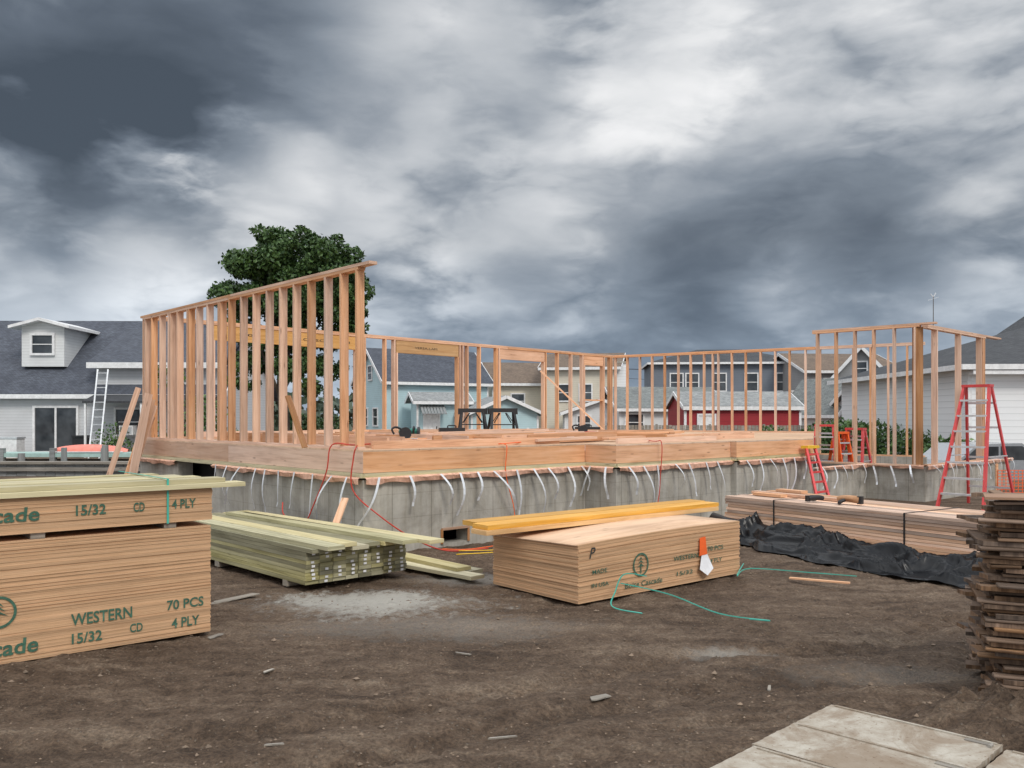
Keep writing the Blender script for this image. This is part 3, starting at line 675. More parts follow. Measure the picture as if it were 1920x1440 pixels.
for (s,t,c,l) in ((4.9,4.4,'black','black plastic tool case standing on the deck'),(8.0,3.6,'black','small dark tool case on the far deck')):
    tt=thing('tool_case',l,'tool box',P(s,t,DZ),.2); b=MB(); b.box(-.25,.25,-.12,.12,0,.2); b.box(-.26,.26,-.13,.13,.1,.12); b.obj('case_body',c,tt,rel=True)
    b=MB(); b.tube([(-.08,0,.2),(-.07,0,.24),(.07,0,.24),(.08,0,.2)],.012,6); b.obj('handle','black',tt,rel=True)

def cord(pts,r,mat,label,cat='cord'):
    b=MB(); b.tube(pts,r,5); b.obj('power_cable' if cat=='cord' else 'air_hose',mat,base=pts[0],label=label,cat=cat,smooth=True)
cord([P(.9,.8,1.34),P(.2,.5,1.33),P(-.06,.62,1.33),P(-.1,.68,1.0),P(-.14,.9,.6),P(-.2,1.1,.3),P(-.3,1.4,.4),P(-.22,1.6,.55)],.009,'hose','red air hose hanging over the deck edge','hose')
cord([P(.5,.9,1.33),P(.0,.14,1.33),P(-.07,.1,1.2),P(-.07,.12,.8),P(.1,-.2,.5),P(.5,-.35,.2),P(.9,-.5,.03),P(1.4,-.7,.03)],.009,'hose','red air hose looping from the deck to the ground','hose')
cord([P(4.0,.6,1.33),P(2.35,.1,1.31),P(2.3,-.06,1.28),P(2.28,-.06,.9),P(2.4,-.1,.4),P(2.3,-.2,.05),P(2.0,-.5,.03),P(1.2,-.6,.03),P(.9,-.4,.04)],.007,'orange','orange extension cord running down the foundation to the ground')
cord([P(5.6,.6,1.33),P(5.0,-.5,1.31),P(4.95,-.7,1.28),P(4.92,-.7,.8),P(4.85,-.72,.45),P(4.7,-.74,.1)],.008,'hose','red air hose hanging down the concrete wall','hose')
cord([P(1.0,-.6,.03),P(1.5,-.9,.03),P(2.2,-.8,.04),P(1.9,-.6,.03),P(1.4,-1.0,.03),P(.8,-.8,.03)],.007,'yellow','yellow extension cord coiled loosely on the ground')
cord([P(3,1,1.33),P(4,1.4,1.4),P(5,1.0,1.33),P(6,1.8,1.42),P(7,1.2,1.33),P(8,1.9,1.4),P(6.5,2.2,1.34)],.01,'hose','red air hose snaking across the deck boards','hose')

# ------------------------------------------------------------ ladders
def stepladder(loc,rot,h,mat,label,spread=.5,wb=.3,wt=.19,n=7,grp='step ladders'):
    t=thing('step_ladder',label,'ladder',loc,rot,grp)
    for sx in(-1,1):
        b=MB(); b.beam((sx*wb,-spread,0),(sx*wt,-.04,h-.04),.035,.1,up=(0,1,0)); b.obj('front_rail',mat,t,rel=True)
        b=MB(); b.beam((sx*(wb+.02),spread*.85,0),(sx*wt,.06,h-.04),.035,.065,up=(0,1,0)); b.obj('rear_rail',mat,t,rel=True)
        b=MB(); b.beam((sx*(wb-.03),-spread*.55,h*.42),(sx*(wb-.03),spread*.5,h*.42),.02,.02); b.obj('spreader_bar','alu',t,rel=True)
    for i in range(n):
        k=(i+1)/(n+1); y=-spread+(spread-.04)*k; w=wb+(wt-wb)*k; b=MB(); b.box(-w,w,y-.05,y+.05,h*k-.03,h*k+.005); b.obj('step','alu',t,rel=True)
    for k in (.15,.4,.65,.85):
        b=MB(); y=spread*.85*(1-k)+.06*k; w=wb+.02+(wt-wb)*k; b.box(-w,w,y-.012,y+.012,h*k-.02,h*k+.02); b.obj('rear_brace','alu',t,rel=True)
    b=MB(); b.box(-wt-.03,wt+.03,-.1,.1,h-.05,h); b.obj('top_cap',mat,t,rel=True)
stepladder((8.74,16.0,0),-.85,2.3,'red','tall red fibreglass step ladder standing open by the foundation',spread=.82,wb=.4,wt=.22)
stepladder((7.45,20.3,.1),-.5,1.42,'red','red step ladder standing behind the stud wall',spread=.35,n=4)
stepladder((7.75,20.1,.1),.4,1.25,'orange','orange step ladder standing between two red ladders',spread=.3,n=4,wb=.2,wt=.14)
stepladder((8.15,20.2,.1),-.8,1.34,'red','second red step ladder behind the stud wall',spread=.38,n=4)
t=thing('step_ladder','folded red ladder with yellow top leaning on the foundation','ladder',(5.35,14.6,0),0,'step ladders')
p0=Vector((5.5,14.9,.02)); top=Vector((5.6,16.0,1.13)); sdv=B*.2
for s_ in(-1,1): b=MB(); b.beam(p0+sdv*s_*1.15,top+sdv*s_*.8,.035,.08); b.obj('side_rail','red',t,base=(5.35,14.6,0))
for k in (.15,.3,.45,.6,.75,.88): b=MB(); b.beam(p0+(top-p0)*k-sdv,p0+(top-p0)*k+sdv,.07,.03); b.obj('step','red',t,base=(5.35,14.6,0))
b=MB(); b.beam(top-sdv*1.1,top+sdv*1.1,.14,.05); b.obj('top_cap','yellow',t,base=(5.35,14.6,0))

# ------------------------------------------------------------ houses
def window(h,face,u,z,w,hh,W,D,frm='white',div=True):
    def T(a,o,c):
        if face=='f': return Vector((a,-D/2-o,c))
        if face=='l': return Vector((-W/2-o,-a,c))
        return Vector((W/2+o,a,c))
    b=MB()
    def bx(a0,a1,o0,o1,c0,c1):
        P_=[T(x,o,c) for x in(a0,a1) for o in(o0,o1) for c in(c0,c1)]
        c=sum(P_,Vector())/8; b.hexa(c,(T(a1,o0,c0)-T(a0,o0,c0))/2,(T(a0,o1,c0)-T(a0,o0,c0))/2,(T(a0,o0,c1)-T(a0,o0,c0))/2)
    bx(u-w/2,u+w/2,.005,.02,z,z+hh); win=b.obj('window','glass',h,rel=True)
    b=MB(); e=.09
    bx(u-w/2-e,u-w/2,.002,.07,z-e,z+hh+e); bx(u+w/2,u+w/2+e,.002,.07,z-e,z+hh+e); bx(u-w/2,u+w/2,.002,.07,z+hh,z+hh+e); bx(u-w/2,u+w/2,.002,.08,z-e,z)
    if div: bx(u-w/2,u+w/2,.022,.05,z+hh/2-.025,z+hh/2+.025)
    b.obj('window_frame',frm,win,rel=True)
def door(h,face,u,z,w,hh,W,D,mat='white',glassd=False):
    b=MB(); y=-D/2
    b.box(u-w/2-.1,u-w/2,y-.08,y-.002,z,z+hh+.1); b.box(u+w/2,u+w/2+.1,y-.08,y-.002,z,z+hh+.1); b.box(u-w/2,u+w/2,y-.08,y-.002,z+hh,z+hh+.1)
    if not glassd: b.box(u-w/2,u+w/2,y-.04,y-.002,z,z+hh)
    else: b.box(u-.04,u+.04,y-.07,y-.03,z,z+hh); b.box(u-w/2,u+w/2,y-.07,y-.03,z,z+.1)
    d=b.obj('door',mat,h,rel=True)
    if glassd:
        b=MB(); b.box(u-w/2,u+w/2,y-.028,y-.005,z,z+hh); b.obj('door_glass','glass',d,rel=True)
    b=MB(); b.box(u+w/2-.16 if not glassd else u-.12,u+w/2-.1 if not glassd else u-.09,y-.1,y-.075,z+.95,z+1.15); b.obj('handle','black',d,rel=True)
def house(label,loc,rot,W,D,h,rh,ridge,wm,rm,wins=(),doors=(),ov=.35,name='house',cat='house',group='neighbourhood houses',chim=None,z0=0,trim='white'):
    t=thing(name,label,cat,(loc[0],loc[1],0),rot,group)
    b=MB(); x,y=W/2,D/2
    if ridge=='x':
        for s in(-1,1): b.quad([(s*x,s*y,z0),(s*x,-s*y,z0),(s*x,-s*y,h),(s*x,0,h+rh),(s*x,s*y,h)])
        b.quad([(-x,-y,z0),(x,-y,z0),(x,-y,h),(-x,-y,h)]); b.quad([(x,y,z0),(-x,y,z0),(-x,y,h),(x,y,h)])
    elif ridge=='y':
        for s in(-1,1): b.quad([(-s*x,s*y,z0),(s*x,s*y,z0),(s*x,s*y,h),(0,s*y,h+rh),(-s*x,s*y,h)])
        for s in(-1,1): b.quad([(s*x,-y,z0),(s*x,y,z0),(s*x,y,h),(s*x,-y,h)])
    else:
        b.box(-x,x,-y,y,z0,h)
    b.obj('wall',wm,t,rel=True)
    b=MB(); tk=(0,0,-.14)
    if ridge=='x':
        sl=rh/y; X=x+ov
        for s in(-1,1): b.prism([(-X,s*(y+ov),h-sl*ov+.16),(X,s*(y+ov),h-sl*ov+.16),(X,0,h+rh+.16),(-X,0,h+rh+.16)],tk)
    elif ridge=='y':
        sl=rh/x; Y=y+ov
        for s in(-1,1): b.prism([(s*(x+ov),-Y,h-sl*ov+.16),(s*(x+ov),Y,h-sl*ov+.16),(0,Y,h+rh+.16),(0,-Y,h+rh+.16)],tk)
    elif ridge=='hip':
        X,Y=x+ov,y+ov; r=max(0,x-y); zt=h+rh; z=h-.02
        e=[(-X,-Y,z),(X,-Y,z),(X,Y,z),(-X,Y,z)]; r1=(-r,0,zt); r2=(r,0,zt)
        b.quad([e[0],e[1],r2,r1]); b.quad([e[1],e[2],r2]); b.quad([e[2],e[3],r1,r2]); b.quad([e[3],e[0],r1]); b.quad(e[::-1])
    rf=b.obj('roof',rm,t,rel=True)
    b=MB()
    if ridge=='x':
        sl=rh/y; X=x+ov
        b.box(-X,X,-(y+ov)-.04,-(y+ov)-.003,h-sl*ov-.06,h-sl*ov+.13)
        for s in(-1,1):
            for q in(-1,1): b.beam((q*(X+.02),s*(y+ov),h-sl*ov+.06),(q*(X+.02),0,h+rh+.06),.035,.2)
    elif ridge=='y':
        sl=rh/x; Y=y+ov
        for s in(-1,1):
            b.beam((s*(x+ov),-Y-.02,h-sl*ov+.06),(0,-Y-.02,h+rh+.06),.035,.2)
            b.box(s*(x+ov)-.02,s*(x+ov)+.02,-Y,Y,h-sl*ov-.06,h-sl*ov+.13)
    else:
        b.box(-x-ov,x+ov,-y-ov-.03,-y-ov-.002,h-.16,h+.0)
        for s in (-1,1): b.box(s*(x+ov)-(.03 if s<0 else -.002),s*(x+ov)+(.03 if s>0 else -.002),-y-ov,y+ov,h-.16,h)
    b.obj('fascia',trim,t,rel=True)
    for sx in(-1,1): b=MB(); b.box(sx*x-.06,sx*x+.06,-y-.03,-y+.05,z0,h-.17); b.obj('corner_trim',trim,t,rel=True)
    for w in wins: window(t,*w,W,D)
    for d in doors: door(t,*d[:5],W,D,glassd=len(d)>5)
    if chim:
        cx,cy,ch=chim; b=MB(); b.box(cx-.3,cx+.3,cy-.3,cy+.3,h,ch); b.box(cx-.36,cx+.36,cy-.36,cy+.36,ch,ch+.1); b.obj('chimney','brick',rf,rel=True)
    return t
def px(u,d): return (u-960)/1598*d
hl=house('low grey sided house with blue-grey shingle roof, sliding glass door',(-20.5,42,0),0.02,15,9,2.85,3.45,'x',S_gray,R_dark,
   wins=(('f',3.55,.95,1.15,1.1),),doors=(('f',.35,.12,1.8,2.0,1),))
dx0=-.75
b=MB(); b.prism([(dx0-.95,-3.5,4.0),(dx0+.95,-3.5,4.0),(dx0+.95,-3.5,5.8),(dx0,-3.5,6.15),(dx0-.95,-3.5,5.8)],(0,3,0)); b.obj('dormer_wall',S_white,hl,rel=True)
b=MB(); b.prism([(dx0-1.35,-3.9,5.82),(dx0,-3.9,6.18),(dx0,.2,6.18),(dx0-1.35,.2,5.82)],(0,0,-.13)); b.prism([(dx0+1.35,-3.9,5.82),(dx0+1.35,.2,5.82),(dx0,.2,6.18),(dx0,-3.9,6.18)],(0,0,-.13)); b.obj('dormer_roof','white',hl,rel=True)
b=MB(); b.box(dx0-.45,dx0+.45,-3.54,-3.52,4.6,5.4); w=b.obj('dormer_window','glass',hl,rel=True)
b=MB(); b.box(dx0-.55,dx0-.45,-3.6,-3.52,4.5,5.5); b.box(dx0+.45,dx0+.55,-3.6,-3.52,4.5,5.5); b.box(dx0-.45,dx0+.45,-3.6,-3.52,5.4,5.5); b.box(dx0-.45,dx0+.45,-3.6,-3.52,4.5,4.6); b.box(dx0-.45,dx0+.45,-3.57,-3.525,4.98,5.02); b.obj('window_frame','white',w,rel=True)
b=MB(); b.box(2.0,7.4,-4.3,-1,2.9,4.1); b.obj('upper_wall',S_gray,hl,rel=True)
b=MB(); b.prism([(1.8,-4.75,4.1),(7.7,-4.75,4.1),(7.7,-.4,6.1),(1.8,-.4,6.1)],(0,0,-.14)); b.obj('upper_roof',R_dark,hl,rel=True)
b=MB(); b.box(1.8,7.7,-4.81,-4.755,3.86,4.11); b.obj('gutter','white',hl,rel=True)
b=MB(); b.prism([(2.2,-6.0,2.4),(7.6,-6.0,2.4),(7.6,-4.52,2.8),(2.2,-4.52,2.8)],(0,0,-.08)); b.obj('porch_awning',R_blk,hl,rel=True)
for x in (2.25,4.6,7.4): b=MB(); b.box(x,x+.08,-5.95,-5.87,0,2.33); b.obj('porch_post','white',hl,rel=True)
t=thing('air_conditioner','small white window air conditioner box','air conditioner',(px(222,36),36.9,.95)); b=MB(); b.box(-.3,.3,-.2,.2,0,.4); b.obj('casing','white',t,rel=True); b=MB(); b.box(-.25,.25,-.212,-.202,.05,.35); b.obj('grille','alu',t,rel=True)
t=thing('rubbish_bin','black lidded rubbish bin beside the sliding door','bin',(px(152,36.5),36.5,0)); b=MB(); b.box(-.25,.25,-.25,.25,0,.85); b.obj('bin_body','black',t,rel=True); b=MB(); b.box(-.28,.28,-.3,.28,.86,.93); b.obj('lid','black',t,rel=True)
t=thing('storage_box','pale grey deck storage chest beside the house','storage box',(px(12,36),36,0)); b=MB(); b.box(-.6,.6,-.3,.3,0,.8); b.obj('box_body','white',t,rel=True); b=MB(); b.box(-.63,.63,-.33,.33,.805,.88); b.obj('lid','alu',t,rel=True)
t=thing('extension_ladder','aluminium extension ladder leaning on the grey house','ladder',(px(176,35.2),35.2,0))
for s in(-.22,.22): b=MB(); b.beam((s,0,0),(s-.2,1.2,3.75),.06,.05); b.obj('side_rail','alu',t,rel=True)
for i in range(12): b=MB(); k=(i+.5)/12; b.beam((-.22-.2*k,1.2*k,3.75*k),(.22-.2*k,1.2*k,3.75*k),.04,.04); b.obj('rung','alu',t,rel=True)

hb=house('pale blue two storey cottage with dark shingle roof and brick chimney',(px(785,58),60,0),.52,7.6,5.4,4.2,2.1,'x',S_blue,R_dark,
  wins=(('l',-.9,1.2,.8,1.1),('l',1.0,1.2,.8,1.1),('l',0,4.3,.7,.9),('f',-1.2,2.6,.5,.5),('f',2.0,1.2,.8,1.1)),chim=(2.8,.3,6.7))
ha=house('low pale blue lean-to with striped metal awning over its door',(px(822,55),55.2,0),.3,3.2,2.2,2.75,.45,'x',S_blue,R_lt,doors=(('f',-.7,0,.9,1.9),),name='house_annex')
b=MB()
for i in range(8): x=-1.45+.2*i; b.prism([(x,-2.0,1.95),(x+.16,-2.0,1.95),(x+.16,-1.12,2.5),(x,-1.12,2.5)],(0,0,-.04))
b.obj('metal_awning',R_lt,ha,rel=True)
house('small pale blue gabled garage beside the cottage',(px(930,54),54,0),.3,4.2,4,2.0,.9,'y',S_blue,R_lt,name='garage',cat='garage')
house('beige sided house with brown shingle roof and small windows',(px(995,64),66,0),.15,6.8,8,4.2,1.6,'x',S_beige,R_br,wins=(('f',-1.6,2.4,.9,1.0),('f',1.2,2.4,.9,1.0)))
house('taller beige gabled house with white trimmed windows',(px(1105,60),63,0),-.2,5.1,7,5.2,1.1,'x',S_beige,R_br,wins=(('f',-1.2,2.9,.8,1.1),('f',.4,2.9,.8,1.1),('f',1.4,1.0,.8,1.1)))
hp=house('beige house extension with brown roof and small gabled porch',(px(1125,56),57,0),0,4.6,3,2.0,.8,'y',S_white,R_br,wins=(('f',-1.1,.9,.8,.9),),doors=(('f',.6,0,.9,1.9),))
t=thing('brick_chimney','pale stone chimney stack beside the beige house','chimney',(px(1166,60),60,0)); b=MB(); b.box(-.35,.35,-.35,.35,0,5.5); b.obj('stack','wbrick',t,rel=True); b=MB(); b.box(-.42,.42,-.42,.42,5.5,5.65); b.obj('cap','conc',t,rel=True)
house('low pale sided house with grey-green shingle roof',(px(1250,54),57,0),.1,6.6,6,2.3,1.3,'x',S_white,R_dg,wins=(('f',-2.4,.9,1.1,1.0),))
hs_=house('large slate blue two storey house with white trimmed windows',(px(1372,66),70,0),-.08,11.6,8,6.0,1.3,'hip',S_navy,R_blk,wins=(('f',-3.9,3.8,.9,1.3),('f',-2.7,3.8,.9,1.3),('f',-.6,3.8,.9,1.3),('f',1.8,3.8,.9,1.3),('f',4.2,3.8,.9,1.3),('f',4.3,1.2,.9,1.3)))
hr=house('wide barn red shed with white trim and pale grey roof',(px(1390,44),46,0),.04,6.0,4,2.2,.75,'x',S_red,R_lt,name='shed',cat='shed',ov=.15,doors=(('f',-1.9,0,.8,1.8),))
house('grey sided house with brown shingle roof and small windows',(px(1590,62),66,0),.1,7.2,8,5.1,1.4,'x',S_dgray,R_br,wins=(('f',-1.8,3.4,.8,1.1),('f',.6,3.4,.8,1.1),('f',2.2,1.2,.8,1.1)))
house('grey gabled house with steep roof and white trim',(px(1655,54),57,0),-.42,4.2,7,3.7,2.4,'y',S_dgray,R_br,wins=(('f',-.8,2.6,.7,1.1),('f',.8,2.6,.7,1.1),('f',0,4.4,.6,.8)))
house('small pale house with steep grey roof',(px(1570,52),53,0),.5,3.6,4,2.1,1.9,'y',S_white,R_dg,wins=(('f',0,1.0,.8,1.0),))
house('small grey house with low roof among shrubs',(px(1725,46),49,0),.2,4.6,4,2.6,1.2,'x',S_gray,R_dg,wins=(('f',-.8,1.0,.8,1.0),))
t=thing('outdoor_stair','white timber outdoor stair and balcony beside slate house','stairs',(px(1508,60),61,0))
b=MB(); b.box(-.9,.9,-.6,.6,2.6,2.72); b.obj('landing','white',t,rel=True)
b=MB(); 
for x in(-.85,.85): b.box(x-.06,x+.06,-.6,-.48,0,3.6)
for x in [-.7+.16*i for i in range(10)]: b.box(x-.015,x+.015,-.58,-.55,2.73,3.55)
b.box(-.9,.9,-.6,-.52,3.56,3.63); b.obj('railing','white',t,rel=True)
b=MB(); b.beam((-.9,-.7,2.6),(-2.6,-.7,0),.06,.25)
for i in range(12): k=i/12; b.box(-.9-1.7*k-.15,-.9-1.7*k+.1,-1.1,-.7,2.5-2.6*k,2.54-2.6*k)
b.obj('flight','white',t,rel=True)
hw=house('white painted brick house with dark hipped roof',(19.0,31.5,0),-.03,9.6,11,3.3,1.75,'hip','wbrick',R_blk,ov=.45,wins=(('f',1.0,1.0,1.2,1.3),('f',-.8,.4,.5,.8)))
b=MB(); b.box(-4.9,4.9,-5.94,-5.52,3.0,3.12); b.obj('soffit','white',hw,rel=True)
house('taller house with dark gable roof behind the white one',(28.6,41,0),0,8,9,5.0,2.7,'y',S_gray,R_blk)

def fence(p,q,h,mat,label,n,cat='fence',gap=.02):
    p=Vector(p);q=Vector(q); t=thing('fence',label,cat,p,math.atan2(q.y-p.y,q.x-p.x)); L=(q-p).length
    b=MB(); w=L/n
    for i in range(n): b.box(i*w+gap/2,(i+1)*w-gap/2,-.012,.012,.05,h+U(-.01,.01))
    b.obj('picket',mat,t,rel=True); b=MB(); b.box(0,L,.013,.05,h*.25,h*.25+.08); b.box(0,L,.013,.05,h*.8,h*.8+.08)
    for i in range(int(L/2.4)+1): b.box(i*2.4-.05,i*2.4+.05,.052,.15,0,h+.05)
    b.obj('rail_and_post',mat,t,rel=True)
fence((4.2,39,0),(16.5,38,0),1.35,'grayboard','weathered grey timber fence behind the building site',80)
fence((13.5,33.5,0),(17.2,33,0),1.15,'white','low white horizontal fence near the white house',14,gap=.06)
fence((-4,42,0),(4,41,0),1.15,'white','low white picket fence in front of the cottages',60,gap=.05)
t=thing('safety_netting','orange plastic safety netting strung beside the white house','safety net',(9.8,17.2,0),-.05)
b=MB()
for i in range(26): b.box(i*.08,i*.08+.012,-.004,.004,.1,.62)
for j in range(9): b.box(0,2.05,-.0075,-.0045,.1+j*.064,.112+j*.064)
b.obj('mesh','orange',t,rel=True); b=MB()
for x in(0,1.0,2.0): b.box(x-.02,x+.02,.01,.05,0,.75)
b.obj('stake','stud',t,rel=True)
def car(loc,rot):
    t=thing('parked_car','silver sedan parked in front of the white house','car',loc,rot)
    prof=[(-2.2,.35),(-2.25,.75),(-2.0,.92),(-1.35,.98),(-.75,1.42),(.55,1.45),(1.25,1.0),(2.0,.88),(2.25,.65),(2.2,.35)]
    b=MB(); b.prism([(x,-.85,z) for x,z in prof],(0,1.7,0)); o=b.obj('body',plain('silver_paint',(.42,.44,.46),.25,.6,.05),t,rel=True)
    md=o.modifiers.new('b','BEVEL'); md.width=.06; md.segments=3
    b=MB(); b.quad([(-1.2,-.86,1.0),(-.15,-.86,1.0),(-.15,-.86,1.36),(-.75,-.86,1.36)]); b.quad([(-.08,-.86,1.0),(1.05,-.86,1.0),(.55,-.86,1.37),(-.08,-.86,1.37)]); b.obj('side_window','glass',t,rel=True)
    for x in(-1.4,1.4):
        for y in(-.84,.66):
            b=MB(); n=20; b.prism([(x+.33*math.cos(2*math.pi*i/n),y-.03,.33+.33*math.sin(2*math.pi*i/n)) for i in range(n)],(0,.22,0)); w=b.obj('wheel','black',t,rel=True)
            b=MB(); b.prism([(x+.2*math.cos(2*math.pi*i/n),y-.04,.33+.2*math.sin(2*math.pi*i/n)) for i in range(n)],(0,.008,0)); b.obj('rim','alu',w,rel=True)
    b=MB(); b.box(2.17,2.26,-.8,-.45,.62,.78); b.obj('headlight','white',t,rel=True)
car((13.0,23.6,-.45),.15)

# ------------------------------------------------------------ canal / dock
b=MB(); b.quad([(-80,27,.006),(-9,27,.006),(-9,33,.006),(-80,33,.006)]); o=b.obj('water','water',kind='structure')
t=thing('dock','low pale green timber dock along the canal','dock',(-30,33.2,0)); b=MB()
b.box(0,17,0,1.6,.15,.3); b.obj('deck_boards','dockteal',t,rel=True)
for i in range(9): b=MB(); b.box(i*2,i*2+.2,-.05,.15,0,.5); b.obj('dock_post','dockgray',t,rel=True)
t=thing('bulkhead','grey timber canal bulkhead with cap rail','bulkhead',(-26,24.5,0)); b=MB()
for i in range(60): b.box(i*.28,i*.28+.27,0,.08,-.1,.34)
b.obj('sheeting','dockgray',t,rel=True)
b=MB(); b.box(0,16.8,-.12,.3,.35,.42); b.box(0,16.8,-.1,-.005,.15,.26); b.obj('cap_rail','grayboard',t,rel=True)
for (x,y,h) in ((px(197,26),26,.85),(px(40,26),26,.6),(px(120,31),31,.6)):
    b=MB(); b.tube([(x,y,-.1),(x,y,h)],.11,10,.1); b.obj('mooring_pile','dockgray',base=(x,y,0),label='round weathered mooring pile standing in the canal',cat='post',group='mooring piles')
b=MB(); n=16
for i in range(n+1):
    k=i/n; x=-1.5+3*k; w=.36*math.sin(math.pi*min(max(k,.02),.98))**.5; hh=.3*math.sin(math.pi*min(max(k,.02),.98))**.4
    for j in range(9):
        a=math.pi*j/8; b.v.append(Vector((x,w*math.cos(a),hh*math.sin(a))))
for i in range(n):
    for j in range(8): a=i*9+j; b.f.append((a,a+1,a+10,a+9)); b.uv+=[(0,0)]*4
t=thing('upturned_boat','faded red small boat lying upside down on the dock','boat',(px(164,33.4),33.6,.34),.03); b.obj('hull','kayak',t,rel=True,smooth=True)
b=MB(); b.box(-1.42,1.42,-.38,-.36,-.0,.03); b.obj('gunwale','white',t,rel=True)

# ------------------------------------------------------------ trees
def leaves(b,c,r,n,size,squash=.8):
    for _ in range(n):
        while True:
            v=Vector((U(-1,1),U(-1,1),U(-1,1)))
            if .25<v.length<1: break
        v=v*(v.length**-.35) if v.length<.8 else v*U(.9,1.18)
        p=c+Vector((v.x*r,v.y*r,v.z*r*squash)); a=Vector((U(-1,1),U(-1,1),U(-.4,1))).normalized(); e=a.orthogonal().normalized(); e=Matrix.Rotation(U(0,6.28),3,a)@e; f=a.cross(e)
        s=size*U(.6,1.3); i=len(b.v)
        b.v+=[p-e*s*.5,p+f*s*.32,p+e*s*.5+a*s*.1,p-f*s*.32]; b.f.append((i,i+1,i+2,i+3)); b.uv+=[(0,0)]*4
def tree(loc,label,clumps,trunk,limbs,n,size,mat='leaf',name='tree'):
    t=thing(name,label,'tree',loc); base=Vector(loc)
    b=MB(); b.tube([base+Vector(p) for p in trunk],.24,9,.1)
    for l in limbs: b.tube([base+Vector(p) for p in l],.08,6,.015)
    b.obj('trunk','bark',t,base=base,smooth=True)
    b=MB()
    for (x,y,z,r) in clumps: leaves(b,base+Vector((x,y,z)),r,int(n*(r**1.9)),size)
    b.obj('crown',mat,t,base=base)
bx=px(530,30); cl=[]
def X_(p): return px(p,30)-bx
def Z_(y): return H+(784-y)/1598*30
for (p,y,r) in ((500,485,56),(465,515,46),(545,480,56),(595,505,54),(640,502,48),(655,545,42),(610,565,58),(540,565,66),(480,570,54),(442,555,36),(460,625,38),(520,630,58),(585,630,50),(640,600,42),(535,455,28),(500,458,28),(575,462,26),(628,472,26),(440,610,28),(480,680,34),(545,690,40),(610,680,36),(668,572,24),(520,520,60),(570,540,60),(670,520,20),(620,530,50),(460,720,24),(600,730,26)):
    rr=r/1598*30
    for k in range(6):
        a=U(0,6.28); q=U(.1,.8)*rr
        cl.append((X_(p)+math.cos(a)*q,U(-1.4,1.4),Z_(y)+math.sin(a)*q*.85,rr*U(.36,.62)))
tree((bx,30,0),'large leafy green maple tree standing behind the timber frame',cl,[(0,0,0),(.05,0,1.5),(-.05,0,3.2),(.1,.1,5.5)],
 [[(0,0,2.2),(-.6,-.2,3.8),(-1.2,0,5.0)],[(0,0,2.6),(.8,.2,4.2),(1.5,.3,5.5)],[(0,0,3),(-.3,.4,5),(-.5,.5,6.6)],[(.05,0,3.2),(.5,-.3,5),(.7,-.4,6.6)]],1700,.15)
def shrub(u,d,w,h,label,mat='shrub',n=500,z=0,size=.14):
    x=px(u,d); t=thing('shrub',label,'bush',(x,d,0),0,'garden shrubs'); base=Vector((x,d,0)); b=MB()
    for i in range(max(5,int(w*5))):
        r=U(.25,.45)*min(h,1.6)
        leaves(b,base+Vector((U(-w/2,w/2),U(-.4,.4),z+U(.2,max(.25,h-r)))),r,int(n*r*r*1.6),size)
    b.obj('foliage',mat,t,base=base)
    b=MB(); b.tube([base,base+Vector((.05,0,h*.7))],.03,5,.01); b.tube([base,base+Vector((-.2,.1,h*.6))],.025,5,.01); b.obj('stem','bark',t,base=base)
shrub(345,26,2.0,3.6,'tall thin leafy bush behind the stud wall',n=300)
shrub(400,27,1.6,2.6,'leafy bush behind the stud wall',n=300)
shrub(610,34,2.4,2.0,'dark leafy bush behind the framed wall',mat='leaf')
shrub(1500,34,3.0,1.7,'green leafy bush beside the red shed')
shrub(1560,33,2.6,1.9,'green leafy bush behind the red ladders')
shrub(1640,31,2.4,1.8,'tall green bush behind the stud wall')
shrub(1735,29,2.0,1.5,'green bush near the white fence')
shrub(1800,25.4,2.2,1.3,'green bush against the white brick wall')
shrub(1850,25.2,1.4,1.0,'low green bush against the white brick wall')
shrub(225,36.3,1.2,2.3,'small garden bush on the porch of the grey house',n=160)
b=MB()
for i in range(230):
    d=U(95,150); x=U(-.75,.75)*d; h=U(3,6.5); leaves(b,Vector((x,d,h*.5)),h*.6,26,1.5)
b.obj('distant_trees','far',kind='stuff',label='far line of trees beyond the houses',cat='trees')
tree((px(948,75),75,0),'distant garden tree behind the beige house',[(U(-1.6,1.6),U(-1,1),U(3.5,5.6),U(.7,1.1)) for _ in range(12)],[(0,0,0),(0,0,2),(.1,0,4)],[[(0,0,2),(.8,0,4)]],60,.4,'shrub')
def pole(x,y,h,label):
    t=thing('utility_pole',label,'utility pole',(x,y,0),0,'utility poles'); b=MB(); b.tube([(0,0,0),(0,0,h)],.13,8,.09); b.obj('pole_shaft','bark',t,rel=True,smooth=True)
    b=MB(); b.box(-.9,.9,-.05,.05,h-.7,h-.58); b.obj('crossarm','bark',t,rel=True); b=MB(); b.tube([(.25,0,h-1.9),(.25,0,h-1.2)],.18,8); b.obj('transformer','alu',t,rel=True)
pole(px(875,78),78,7.2,'weathered utility pole carrying wires above the houses'); pole(px(1150,90),90,7.5,'distant utility pole behind the houses'); pole(px(1545,80),80,7.0,'distant utility pole behind the houses')
for dz,dx in ((0,-.8),(0,.8),(-1,0)):
    b=MB(); pts=[(px(660,70),70,6.9+dz),(px(760,74),74,6.5+dz),(px(875,78)+dx,78,6.6+dz),(px(1010,84),84,6.3+dz),(px(1150,90)+dx,90,6.9+dz),(px(1350,85),85,6.2+dz),(px(1545,80)+dx,80,6.4+dz)]
    b.tube(pts,.025,4); b.obj('power_line','black',base=pts[0],label='thin black overhead wire strung between the poles',cat='power line',group='overhead wires')
t=thing('antenna_mast','tall thin mast with small weather vane behind the frame','mast',(px(1750,40),40,0)); b=MB(); b.tube([(0,0,0),(0,0,7.4)],.03,6,.015); b.obj('mast_pole','bark',t,rel=True)
